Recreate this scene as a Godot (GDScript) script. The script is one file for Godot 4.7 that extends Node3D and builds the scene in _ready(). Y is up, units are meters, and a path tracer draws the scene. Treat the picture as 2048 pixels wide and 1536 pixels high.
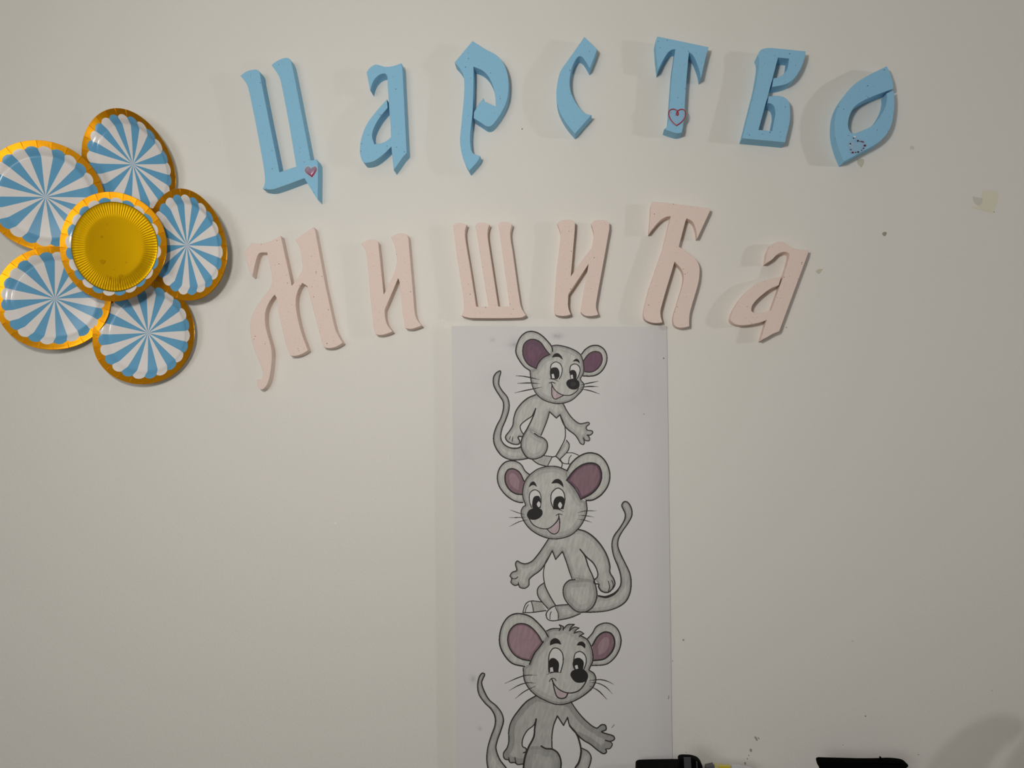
extends Node3D
# A painted wall with foam letters, a flower of paper plates and a hand-drawn poster.
# Wall face is the plane z = 0, y is height, EYE is the height of the point of the wall straight in front of the camera.
# Outlines are lists of x, y, smooth (0 corner, 1 curve) in millimetres on the wall, measured from that point.
const EYE := 1.6
const TAB := 0.78            # height of the cabinet top under the poster

const KEY := 1.23
const FILL := 2.2
const SIDE := 1.15

var taken := {}
var rng := RandomNumberGenerator.new()
var mat_cache := {}

func _ready() -> void:
	rng.seed = 7
	camera_and_lights()
	room()
	wall_marks()
	poster()
	letters()
	stickers()
	plates()
	cabinet_things()
	pot_plant()

# ------------------------------------------------------------------ camera, light, exposure
func camera_and_lights() -> void:
	var cam := Camera3D.new()
	cam.name = "camera"
	cam.fov = 53.073
	cam.near = 0.02
	add_child(cam)
	cam.position = Vector3(0, EYE, 1.7)
	cam.rotation = Vector3(deg_to_rad(4.165), deg_to_rad(4.8557), 0)
	cam.current = true
	var env := Environment.new()
	env.background_mode = Environment.BG_COLOR
	env.background_color = Color(0.75, 0.8, 0.85)
	env.background_energy_multiplier = 0.0
	env.ambient_light_source = Environment.AMBIENT_SOURCE_DISABLED
	env.tonemap_mode = Environment.TONE_MAPPER_LINEAR
	env.tonemap_exposure = 1.0
	env.sdfgi_enabled = true
	env.ssao_enabled = true
	env.ssil_enabled = true
	var we := WorldEnvironment.new()
	we.name = "world_environment"
	we.environment = env
	add_child(we)

func lamp_light(called: String, at: Vector3, aim: Vector3, size: Vector2, energy: float, tint: Color, parent: Node3D) -> void:
	var l := AreaLight3D.new()
	l.name = called
	l.area_size = size
	l.light_energy = energy
	l.light_color = tint
	l.shadow_enabled = true
	l.area_range = 14.0
	l.area_attenuation = 2.0
	parent.add_child(l, true)
	l.look_at_from_position(at, aim, Vector3(0, 0, 1) if absf((aim - at).normalized().y) > 0.9 else Vector3.UP)

# ------------------------------------------------------------------ small helpers
func numbered(called: String) -> String:
	var n: int = taken.get(called, 0)
	taken[called] = n + 1
	return called if n == 0 else "%s_%03d" % [called, n]

func tag(o: Node3D, label: String, category: String, group := "") -> Node3D:
	o.set_meta("label", label)
	o.set_meta("category", category)
	if group != "":
		o.set_meta("group", group)
	return o

func thing(called: String, where: Vector3, label: String, category: String, group := "") -> Node3D:
	var o := Node3D.new()
	o.name = numbered(called)
	add_child(o, true)
	o.position = where
	tag(o, label, category, group)
	return o

func put(called: String, mesh: Mesh, m: Material, parent: Node3D, where := Vector3.ZERO) -> MeshInstance3D:
	var o := MeshInstance3D.new()
	o.name = numbered(called) if parent == self else called
	o.mesh = mesh
	o.material_override = m
	parent.add_child(o, true)
	o.position = where
	return o

func struct(called: String, mesh: Mesh, m: Material, where := Vector3.ZERO) -> MeshInstance3D:
	var o := put(called, mesh, m, self, where)
	o.set_meta("kind", "structure")
	return o

func paint(c: Color, rough := 0.6, metal := 0.0) -> StandardMaterial3D:
	var m := StandardMaterial3D.new()
	m.albedo_color = c
	m.roughness = rough
	m.metallic = metal
	return m

func lin(r: float, g: float, b: float) -> Color:
	return Color(r, g, b).linear_to_srgb()

func begin() -> SurfaceTool:
	var st := SurfaceTool.new()
	st.begin(Mesh.PRIMITIVE_TRIANGLES)
	return st

func tri(st: SurfaceTool, a: Vector3, b: Vector3, c: Vector3) -> void:
	st.add_vertex(a)
	st.add_vertex(b)
	st.add_vertex(c)

func quad(st: SurfaceTool, a: Vector3, b: Vector3, c: Vector3, d: Vector3) -> void:
	tri(st, a, b, c)
	tri(st, a, c, d)

func done(st: SurfaceTool) -> ArrayMesh:
	st.generate_normals()
	return st.commit()

# control list (mm) -> smooth polygon in metres
func outline(p: Array, closed := true, steps := 8) -> PackedVector2Array:
	var n := p.size() / 3
	var out := PackedVector2Array()
	var last := n if closed else n - 1
	for i in last:
		var j := (i + 1) % n
		var a := Vector2(p[3 * i], p[3 * i + 1])
		var b := Vector2(p[3 * j], p[3 * j + 1])
		var sa: bool = p[3 * i + 2] == 1
		var sb: bool = p[3 * j + 2] == 1
		if not sa and not sb:
			out.append(a * 0.001)
			continue
		var h := (i - 1 + n) % n
		var k := (j + 1) % n
		var ta := b - a
		var tb := b - a
		if sa and (closed or i > 0):
			var before := Vector2(p[3 * h], p[3 * h + 1])
			ta = (b - before) * ((b - a).length() / maxf(0.001, (b - a).length() + (a - before).length()))
		if sb and (closed or j < n - 1):
			var after := Vector2(p[3 * k], p[3 * k + 1])
			tb = (after - a) * ((b - a).length() / maxf(0.001, (b - a).length() + (after - b).length()))
		for s in steps:
			var t := float(s) / steps
			var t2 := t * t
			var t3 := t2 * t
			out.append((a * (2 * t3 - 3 * t2 + 1) + ta * (t3 - 2 * t2 + t) + b * (3 * t2 - 2 * t3) + tb * (t3 - t2)) * 0.001)
	if not closed:
		out.append(Vector2(p[3 * n - 3], p[3 * n - 2]) * 0.001)
	return out

func inset(p: PackedVector2Array, d: float) -> PackedVector2Array:
	var n := p.size()
	var turn := -1.0 if Geometry2D.is_polygon_clockwise(p) else 1.0
	var out := PackedVector2Array()
	for i in n:
		var u := (p[i] - p[(i - 1 + n) % n]).normalized()
		var v := (p[(i + 1) % n] - p[i]).normalized()
		var nu := Vector2(-u.y, u.x) * turn
		var nv := Vector2(-v.y, v.x) * turn
		var m := nu + nv
		var l := m.length_squared()
		out.append(p[i] + (m * (2.0 / l) if l > 0.6 else nu) * d)
	return out

# ear clipping that keeps even the thinnest triangles (the outline runs counter-clockwise)
func ears(q: PackedVector2Array) -> PackedInt32Array:
	var out := PackedInt32Array()
	var left := range(q.size())
	var at := 0
	var tries := 0
	while left.size() > 2 and tries < 2 * left.size() + 4:
		var n := left.size()
		at = at % n
		var ia: int = left[(at - 1 + n) % n]
		var ib: int = left[at]
		var ic: int = left[(at + 1) % n]
		var ax: float = q[ia].x
		var ay: float = q[ia].y
		var bx: float = q[ib].x
		var by: float = q[ib].y
		var cx: float = q[ic].x
		var cy: float = q[ic].y
		var area := (bx - ax) * (cy - ay) - (by - ay) * (cx - ax)
		var good := area > (0.0 if tries < n else -1e-9)
		if good and area > 0.0:
			for k in left:
				if k == ia or k == ib or k == ic or q[k] == q[ia] or q[k] == q[ib] or q[k] == q[ic]:
					continue
				var px: float = q[k].x
				var py: float = q[k].y
				if (bx - ax) * (py - ay) - (by - ay) * (px - ax) >= 0.0 and (cx - bx) * (py - by) - (cy - by) * (px - bx) >= 0.0 and (ax - cx) * (py - cy) - (ay - cy) * (px - cx) >= 0.0:
					good = false
					break
		if good:
			out.append_array([ia, ib, ic])
			left.remove_at(at)
			at += 1 if out.size() % 2 == 0 else 0
			tries = 0
		else:
			at += 1
			tries += 1
	return out

# a solid plate cut to an outline, its front edge rounded off; the back lies at z0, the front at z1
func slab(p: PackedVector2Array, z0: float, z1: float, edge: float) -> ArrayMesh:
	if Geometry2D.is_polygon_clockwise(p):
		p.reverse()
	var st := begin()
	var q := inset(p, edge)
	var rings := [[p, z0], [p, z1 - edge], [inset(p, edge * 0.35), z1 - edge * 0.3], [q, z1]]
	var tilt := [0.0, 0.15, 0.75, 1.0]
	var n := p.size()
	var flat_n: Array[Vector2] = []
	for i in n:
		var d := (p[(i + 1) % n] - p[i]).normalized()
		flat_n.append(Vector2(d.y, -d.x))
	for i in n:
		var j := (i + 1) % n
		var na := flat_n[i]
		var nb := flat_n[i]
		if flat_n[(i - 1 + n) % n].dot(flat_n[i]) > 0.86:
			na = (flat_n[(i - 1 + n) % n] + flat_n[i]).normalized()
		if flat_n[j].dot(flat_n[i]) > 0.86:
			nb = (flat_n[j] + flat_n[i]).normalized()
		for r in 3:
			var a: PackedVector2Array = rings[r][0]
			var b: PackedVector2Array = rings[r + 1][0]
			var za: float = rings[r][1]
			var zb: float = rings[r + 1][1]
			var t0: float = tilt[r] if r > 0 else 0.0
			var t1: float = tilt[r + 1] if r > 0 else 0.0
			var v := [Vector3(a[i].x, a[i].y, za), Vector3(b[i].x, b[i].y, zb), Vector3(b[j].x, b[j].y, zb), Vector3(a[j].x, a[j].y, za)]
			var m := [Vector3(na.x, na.y, t0), Vector3(na.x, na.y, t1), Vector3(nb.x, nb.y, t1), Vector3(nb.x, nb.y, t0)]
			for k in [0, 1, 2, 0, 2, 3]:
				st.set_normal((m[k] as Vector3).normalized())
				st.add_vertex(v[k])
	var ids := ears(q)
	if ids.size() < 3 * (n - 2):
		ids = ears(p)
	for i in range(0, ids.size(), 3):
		var a2 := ids[i]
		var b2 := ids[i + 1]
		var c2 := ids[i + 2]
		if (q[b2] - q[a2]).cross(q[c2] - q[a2]) > 0:
			var s := b2
			b2 = c2
			c2 = s
		st.set_normal(Vector3(0, 0, 1))
		tri(st, Vector3(q[a2].x, q[a2].y, z1), Vector3(q[b2].x, q[b2].y, z1), Vector3(q[c2].x, q[c2].y, z1))
		st.set_normal(Vector3(0, 0, -1))
		tri(st, Vector3(p[a2].x, p[a2].y, z0), Vector3(p[c2].x, p[c2].y, z0), Vector3(p[b2].x, p[b2].y, z0))
	return st.commit()

func centre(p: PackedVector2Array) -> Vector2:
	var lo := p[0]
	var hi := p[0]
	for v in p:
		lo = lo.min(v)
		hi = hi.max(v)
	return (lo + hi) * 0.5

func shifted(p: PackedVector2Array, d: Vector2) -> PackedVector2Array:
	var out := PackedVector2Array()
	for v in p:
		out.append(v - d)
	return out

# a flat-backed piece cut to an outline, standing on the wall or on something in front of it, with its own origin
func cut_piece(called: String, pts: Array, z0: float, z1: float, edge: float, m: Material, parent: Node3D, steps := 8) -> MeshInstance3D:
	var p := outline(pts, true, steps)
	var c := centre(p)
	var o := put(called, slab(shifted(p, c), 0.0, z1 - z0, edge), m, parent)
	o.position = Vector3(c.x, EYE + c.y, z0) - (parent.position if parent != self else Vector3.ZERO)
	return o

func box(size: Vector3, edge := 0.003) -> ArrayMesh:
	var h := size * 0.5
	var p := PackedVector2Array([Vector2(-h.x, -h.y), Vector2(h.x, -h.y), Vector2(h.x, h.y), Vector2(-h.x, h.y)])
	return slab(p, -h.z, h.z, edge)

func plain_box(size: Vector3) -> BoxMesh:
	var b := BoxMesh.new()
	b.size = size
	return b

func tube(path: PackedVector3Array, r: float, sides := 6) -> ArrayMesh:
	var st := begin()
	st.set_smooth_group(0)
	var rings: Array[PackedVector3Array] = []
	for i in path.size():
		var d := (path[mini(i + 1, path.size() - 1)] - path[maxi(i - 1, 0)]).normalized()
		var u := d.cross(Vector3(0, 0, 1)).normalized()
		var v := d.cross(u)
		var ring := PackedVector3Array()
		for s in sides:
			var a := TAU * s / sides
			ring.append(path[i] + (u * cos(a) + v * sin(a)) * r)
		rings.append(ring)
	for i in path.size() - 1:
		for s in sides:
			var t := (s + 1) % sides
			quad(st, rings[i][s], rings[i + 1][s], rings[i + 1][t], rings[i][t])
	return done(st)

func noise_tex(freq: float, seed_: int, bump: bool, strength := 4.0, octaves := 3) -> NoiseTexture2D:
	var f := FastNoiseLite.new()
	f.noise_type = FastNoiseLite.TYPE_SIMPLEX_SMOOTH
	f.frequency = freq
	f.seed = seed_
	f.fractal_octaves = octaves
	var t := NoiseTexture2D.new()
	t.width = 512
	t.height = 512
	t.seamless = true
	t.noise = f
	t.as_normal_map = bump
	t.bump_strength = strength
	return t

# ------------------------------------------------------------------ the room
func room() -> void:
	var wall := paint(lin(0.80, 0.775, 0.722), 0.62)
	wall.normal_enabled = true
	wall.normal_texture = noise_tex(0.05, 3, true, 3.0, 4)
	wall.normal_scale = 0.15
	wall.uv1_triplanar = true
	wall.uv1_world_triplanar = true
	wall.uv1_scale = Vector3.ONE * 4.0
	var white := paint(lin(0.55, 0.54, 0.51), 0.8)
	struct("wall_back", plain_box(Vector3(6.4, 3.0, 0.1)), wall, Vector3(0, 1.5, -0.05))
	struct("wall_left", plain_box(Vector3(0.1, 3.0, 4.6)), white, Vector3(-3.25, 1.5, 2.2))
	struct("wall_right", plain_box(Vector3(0.1, 3.0, 4.6)), white, Vector3(3.25, 1.5, 2.2))
	struct("wall_front", plain_box(Vector3(6.4, 3.0, 0.1)), paint(lin(0.42, 0.41, 0.38), 0.8), Vector3(0, 1.5, 4.45))
	struct("floor", plain_box(Vector3(6.6, 0.1, 4.6)), paint(lin(0.30, 0.24, 0.18), 0.5), Vector3(0, -0.05, 2.2))
	struct("ceiling", plain_box(Vector3(6.6, 0.1, 4.6)), white, Vector3(0, 3.05, 2.2))
	# the square lamp panel that hangs beside the viewer and lights the wall head-on
	var glow := paint(Color(1, 1, 1), 0.6)
	glow.emission_enabled = true
	glow.emission = Color(1.0, 0.98, 0.95)
	glow.emission_energy_multiplier = 0.8
	var c := thing("hanging_lamp", Vector3(-0.42, 2.06, 1.83), "square white lamp panel hanging beside the viewer", "lamp")
	put("housing", box(Vector3(0.34, 0.34, 0.03)), paint(Color(0.8, 0.8, 0.8)), c)
	put("diffuser", plain_box(Vector3(0.28, 0.28, 0.006)), glow, c, Vector3(0, 0, -0.019))
	put("rod", plain_box(Vector3(0.015, 0.76, 0.015)), paint(Color(0.6, 0.6, 0.6), 0.4, 1.0), c, Vector3(0, 0.545, 0))
	lamp_light("panel_light", Vector3(-0.42, 2.06, 1.79), Vector3(-0.42, 2.06, 0.0), Vector2(0.17, 0.17), KEY, Color(1.0, 0.985, 0.96), c)
	# daylight from the window behind the viewer, to the left
	struct("window_1", plain_box(Vector3(1.9, 1.5, 0.04)), glow, Vector3(-1.9, 1.9, 4.38))
	lamp_light("window_light", Vector3(-1.9, 1.9, 4.34), Vector3(-1.9, 1.9, 0.0), Vector2(1.8, 1.4), FILL, Color(0.98, 0.99, 1.0), self)
	# the narrow lamp on the right wall that throws the long pale shadows to the left
	var w := thing("wall_lamp", Vector3(3.2, 2.0, 1.3), "upright white wall lamp on the wall at the right", "lamp")
	put("back_plate", box(Vector3(0.02, 0.5, 0.3)), paint(Color(0.8, 0.8, 0.8)), w, Vector3(-0.01, 0, 0))
	put("diffuser", plain_box(Vector3(0.03, 0.42, 0.24)), glow, w, Vector3(-0.035, 0, 0))
	lamp_light("wall_lamp_light", Vector3(3.08, 2.0, 1.28), Vector3(0.2, 1.9, 0.0), Vector2(0.07, 0.16), SIDE, Color(0.98, 0.985, 1.0), w)

func wall_marks() -> void:
	var wall := get_node("wall_back") as MeshInstance3D
	var tan_ := paint(lin(0.60, 0.57, 0.46), 0.7)
	var pale := paint(lin(0.77, 0.735, 0.585), 0.7)
	var grey := paint(lin(0.64, 0.625, 0.55), 0.7)
	var brown := paint(lin(0.36, 0.33, 0.26), 0.7)
	var dark := paint(lin(0.06, 0.055, 0.05), 0.7)
	var chip := paint(lin(0.92, 0.91, 0.88), 0.5)
	for e in [
		[tan_, [613.4,612.1,0, 621.7,613.4,1, 627.9,611.7,0, 627.2,602.9,1, 621.5,593.3,0, 617.5,597.8,1, 613.2,603.4,0]],
		[grey, [725.7,636.9,1, 730.4,638.5,1, 734.4,634.9,1, 733.2,630.1,1, 729.5,631.3,1, 729.3,635.0,1, 726.6,629.2,1]],
		[brown, [660.4,445.9,1, 664.6,449.5,1, 669.6,448.3,1, 669.1,443.6,1, 664.9,440.0,1]],
		[pale, [871.4,534.0,0, 889.1,535.5,1, 903.4,533.8,0, 901.1,508.6,1, 894.9,493.8,1, 892.5,485.3,0, 875.2,490.0,1, 855.4,495.9,0, 845.5,500.4,0, 859.6,501.5,1, 870.3,507.3,0]],
		[grey, [850.5,523.2,0, 870.8,518.4,0, 868.7,507.3,1, 862.7,502.8,1, 854.0,509.8,1]],
		[tan_, [517.9,365.8,0, 524.9,370.7,1, 534.4,370.5,0, 529.0,363.4,1, 525.0,359.9,1]],
		[brown, [365.6,-621.5,1, 368.6,-620.2,1, 372.6,-627.2,1, 370.8,-629.3,1, 368.5,-626.2,1]],
		[brown, [372.2,-621.3,1, 374.6,-622.4,1, 376.9,-625.3,1, 374.5,-625.2,1]],
		[brown, [355.4,-648.1,1, 357.5,-645.2,1, 360.6,-647.3,1, 359.5,-652.1,1, 356.5,-651.0,1]],
		[brown, [344.0,-675.2,1, 345.8,-672.5,1, 347.9,-675.7,1, 345.4,-679.0,1]],
		[dark, [352.3,-660.1,0, 353.4,-658.0,0, 354.8,-659.6,0]],
		[brown, [349.2,-665.8,1, 350.6,-664.3,1, 351.7,-666.1,1, 350.3,-667.9,1]],
	]:
		cut_piece("stain", e[1], 0.0, 0.0004, 0.0001, e[0], wall, 4)
	for e in [
		[dark, Vector3(-0.1210, 0.7062, 0.0000), 2.3], [dark, Vector3(0.8932, 0.4878, 0.0000), 1.8], [brown, Vector3(0.4534, 0.2435, 0.0000), 2.2], [brown, Vector3(0.2226, -0.4253, 0.0000), 3.6], [brown, Vector3(0.1988, -0.4696, 0.0000), 2.2],
		[brown, Vector3(0.5713, -0.4199, 0.0000), 1.8], [dark, Vector3(0.5927, -0.5720, 0.0000), 2.2], [brown, Vector3(0.6958, -0.6460, 0.0000), 2.2], [brown, Vector3(0.8458, -0.5136, 0.0000), 1.6], [dark, Vector3(0.3341, 0.2604, 0.0000), 2.4],
		[brown, Vector3(0.2241, -0.6577, 0.0000), 1.8], [brown, Vector3(0.5457, -0.6319, 0.0000), 1.6], [grey, Vector3(-0.8602, 0.7019, 0.0000), 1.8], [grey, Vector3(-0.6658, 0.0397, 0.0000), 1.6], [chip, Vector3(-0.5410, -0.1864, 0.0000), 4.0], [chip, Vector3(-0.3291, 0.2584, 0.0000), 2.2],
		[chip, Vector3(-0.3143, 0.2667, 0.0000), 2.0], [chip, Vector3(-0.3086, 0.2700, 0.0000), 2.2], [chip, Vector3(-0.3029, 0.2688, 0.0000), 2.6], [chip, Vector3(-0.2949, 0.2767, 0.0000), 2.4], [chip, Vector3(-0.2972, 0.2710, 0.0000), 1.8], [chip, Vector3(0.1053, 0.2813, 0.0000), 1.8],
		[chip, Vector3(0.1119, 0.2778, 0.0000), 1.5], [chip, Vector3(0.1009, 0.2758, 0.0000), 1.3], [chip, Vector3(-0.4449, 0.2352, 0.0000), 1.6],
	]:
		var pts := []
		var n := 7
		for k in n:
			var a := TAU * k / n
			var r: float = e[2] * 0.55 * rng.randf_range(0.75, 1.2)
			pts.append_array([e[1].x * 1000 + cos(a) * r, e[1].y * 1000 + sin(a) * r, 1])
		cut_piece("chip" if e[0] == chip else "speck", pts, 0.0, 0.0005, 0.0001, e[0], wall, 2)

# ------------------------------------------------------------------ foam letters
func foam(c: Color, speck: Color, seed_: int) -> StandardMaterial3D:
	var r := RandomNumberGenerator.new()
	r.seed = seed_
	var im := Image.create(1024, 1024, false, Image.FORMAT_RGB8)
	im.fill(c)
	var grain := FastNoiseLite.new()
	grain.seed = seed_
	grain.frequency = 0.16
	for y in 1024:
		for x in 1024:
			var k := 1.0 + 0.035 * grain.get_noise_2d(x, y)
			im.set_pixel(x, y, Color(c.r * k, c.g * k, c.b * k))
	for i in 620:
		var big := r.randf() < 0.11
		var rad := r.randf_range(2.0, 3.6) if big else r.randf_range(0.8, 1.9)
		var at := Vector2(r.randf_range(6, 1018), r.randf_range(6, 1018))
		var s := c.lerp(speck, r.randf_range(0.7, 1.0) if big else r.randf_range(0.25, 0.8))
		for y in range(int(at.y - rad) - 1, int(at.y + rad) + 2):
			for x in range(int(at.x - rad) - 1, int(at.x + rad) + 2):
				var d := Vector2(x, y).distance_to(at)
				if d < rad + 0.5:
					im.set_pixel(x, y, im.get_pixel(x, y).lerp(s, clampf(rad + 0.5 - d, 0, 1)))
	var m := StandardMaterial3D.new()
	m.albedo_texture = ImageTexture.create_from_image(im)
	m.roughness = 0.85
	m.normal_enabled = true
	m.normal_texture = noise_tex(0.08, seed_ + 5, true, 4.0, 3)
	m.normal_scale = 0.12
	m.uv1_triplanar = true
	m.uv1_world_triplanar = true
	m.uv1_triplanar_sharpness = 6.0
	m.uv1_scale = Vector3.ONE * 2.8
	return m

const BLUE_T := 0.032
const PINK_T := 0.023

func letters() -> void:
	var blue := foam(lin(0.285, 0.575, 0.79), lin(0.06, 0.13, 0.20), 11)
	var pink := foam(lin(0.86, 0.70, 0.625), lin(0.34, 0.19, 0.15), 12)
	var g := "light blue foam letters of the upper word"
	for e in [
		["blue foam letter Ц with two stems and a pink heart sticker at its foot",
			[-774.1,843.0,0, -758.9,853.1,1, -739.3,856.4,1, -729.4,851.8,1, -724.6,829.8,0, -699.6,717.5,0, -675.6,611.1,0, -636.2,623.1,0, -655.4,724.2,0, -677.1,825.0,1, -682.4,839.2,1, -691.7,853.6,1, -700.3,865.7,0, -686.6,875.2,1, -667.2,881.4,1, -656.5,877.3,1, -646.9,843.3,0, -602.6,636.6,0, -589.5,638.6,0, -585.8,629.8,1, -584.5,543.9,0, -616.9,595.2,0, -685.2,572.5,1, -699.0,571.0,1, -714.2,573.4,0, -710.3,582.8,1, -709.9,602.0,1, -714.2,629.6,1, -733.1,721.4,0, -753.5,808.6,1, -759.5,824.2,1]],
		["blue foam letter а, second of the upper word, hook-topped with a slanted bowl",
			[-475.5,839.0,0, -467.2,849.7,1, -455.1,856.1,1, -444.2,853.6,1, -430.8,849.9,1, -413.9,851.1,1, -394.6,856.9,0, -392.1,844.1,0, -380.4,646.6,0, -389.9,636.1,1, -400.5,620.8,1, -409.9,607.8,0, -416.0,662.3,0, -433.1,645.9,1, -452.2,632.0,1, -466.5,627.2,1, -479.8,628.1,1, -487.3,645.2,1, -488.3,664.7,1, -484.3,688.8,1, -472.6,717.6,1, -453.6,743.8,1, -427.4,773.3,0, -425.3,753.7,0, -443.8,731.2,1, -456.8,707.3,1, -460.6,688.0,1, -455.1,669.6,0, -438.2,671.5,1, -423.9,678.3,1, -416.8,685.3,0, -418.3,715.7,0, -422.4,752.4,0, -426.8,823.4,0, -429.3,830.9,1, -435.4,834.3,1, -447.5,830.4,1, -459.4,817.4,1, -466.4,795.6,0, -471.6,820.4,1]],
		["blue foam letter р with a pointed top, round bowl and long hooked tail",
			[-231.5,902.0,0, -201.1,881.0,1, -177.4,866.6,1, -160.8,846.4,1, -151.4,819.4,1, -149.5,787.9,1, -153.7,759.1,1, -165.4,733.1,1, -179.5,712.0,1, -188.9,702.7,1, -198.3,701.8,1, -210.1,709.5,1, -228.3,722.2,0, -227.6,735.4,0, -218.4,751.9,1, -206.2,767.9,0, -201.9,757.4,0, -191.3,753.3,1, -178.4,747.3,0, -179.6,769.8,1, -185.5,796.6,1, -196.2,818.8,1, -210.4,832.8,1, -228.9,841.6,0, -228.6,805.6,0, -229.4,769.3,1, -230.7,733.1,1, -235.5,689.9,1, -235.8,665.9,1, -232.2,645.4,1, -224.0,638.0,1, -213.4,634.5,0, -218.0,623.5,1, -237.9,600.9,0, -248.6,620.8,1, -255.8,645.0,1, -259.0,671.5,1, -256.1,709.9,1, -251.6,758.0,1, -249.8,791.9,1, -251.9,821.1,1, -260.3,838.5,1, -272.3,853.2,0]],
		["blue foam letter с shaped like a plain sickle, without a sticker",
			[21.1,900.2,0, 48.7,870.1,0, 43.3,853.8,0, 32.2,825.9,0, 24.4,840.9,1, 17.0,852.0,1, 10.4,855.8,1, 3.8,851.6,1, -4.8,836.3,1, -10.5,817.0,1, -12.5,797.6,1, -9.8,774.1,1, 1.3,748.4,1, 16.2,728.4,1, 25.5,721.9,1, 35.7,719.6,0, 14.1,695.7,0, -1.4,677.9,0, -17.8,698.7,1, -30.8,720.5,1, -40.1,746.1,1, -42.3,773.4,1, -38.9,800.6,1, -32.2,823.7,1, -13.2,851.3,0]],
		["blue foam letter т with a red outlined heart sticker on its stem",
			[182.2,893.4,0, 208.1,886.9,0, 293.3,864.1,0, 286.5,839.3,0, 275.2,794.5,0, 272.2,812.9,1, 264.4,836.4,1, 258.2,848.3,1, 250.9,854.4,0, 248.8,837.1,0, 243.3,781.4,0, 239.8,735.5,0, 238.8,704.9,1, 235.6,692.6,1, 234.7,683.1,0, 232.4,672.7,0, 223.2,671.4,1, 212.3,674.3,1, 194.0,681.6,0, 200.0,686.8,1, 203.5,698.5,1, 206.8,736.7,0, 213.4,813.5,0, 221.0,862.5,0, 215.1,862.2,1, 205.8,856.4,1, 194.4,839.4,1, 182.1,814.8,0, 178.8,849.8,0, 177.4,880.9,0]],
		["blue foam letter в with a flat base, between the letters т and о",
			[398.0,840.7,0, 405.3,852.3,1, 415.8,856.1,1, 431.4,855.8,1, 501.3,845.3,0, 499.2,832.6,1, 490.8,809.1,1, 480.0,791.2,1, 467.6,778.9,1, 453.7,772.2,1, 427.6,767.7,0, 431.5,787.7,0, 442.0,789.5,1, 451.6,795.2,1, 460.6,806.7,1, 465.5,830.4,0, 442.0,833.8,0, 428.0,782.4,0, 396.8,673.1,0, 425.2,669.4,0, 430.1,692.8,1, 433.1,709.1,1, 430.9,723.8,1, 425.0,730.4,1, 417.2,732.5,0, 420.5,747.5,0, 437.5,748.1,1, 452.9,743.9,1, 462.2,733.5,1, 464.7,718.8,1, 463.7,691.6,1, 452.1,643.4,0, 361.8,655.2,0, 393.0,772.8,0, 400.0,811.1,1, 401.5,825.8,1, 400.5,834.1,1]],
		["blue foam letter о, leaf-shaped with a rhinestone heart sticker",
			[670.2,804.8,0, 676.9,787.4,1, 681.2,769.9,1, 682.4,754.5,0, 679.4,753.1,0, 661.7,747.2,1, 637.1,738.1,1, 617.3,729.0,1, 600.6,717.5,1, 590.3,700.5,1, 585.7,683.3,1, 585.8,671.2,1, 589.9,661.6,1, 595.5,657.4,1, 605.3,660.2,1, 618.5,665.2,1, 635.0,673.8,1, 651.8,693.0,1, 663.0,713.4,1, 667.7,730.5,1, 668.1,744.7,0, 682.9,750.7,0, 683.6,724.7,1, 681.2,700.6,1, 675.5,674.9,1, 665.1,654.6,1, 646.7,636.4,1, 608.8,615.3,1, 574.1,596.6,0, 565.1,621.8,1, 557.9,653.2,1, 557.5,684.3,1, 562.9,711.9,1, 576.8,739.2,1, 600.5,766.2,1, 623.8,781.8,1]],
	]:
		tag(cut_piece("foam_letter", e[1], 0.0, BLUE_T, 0.0005, blue, self), e[0], "letter", g)
	g = "pale pink foam letters of the lower word"
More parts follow.
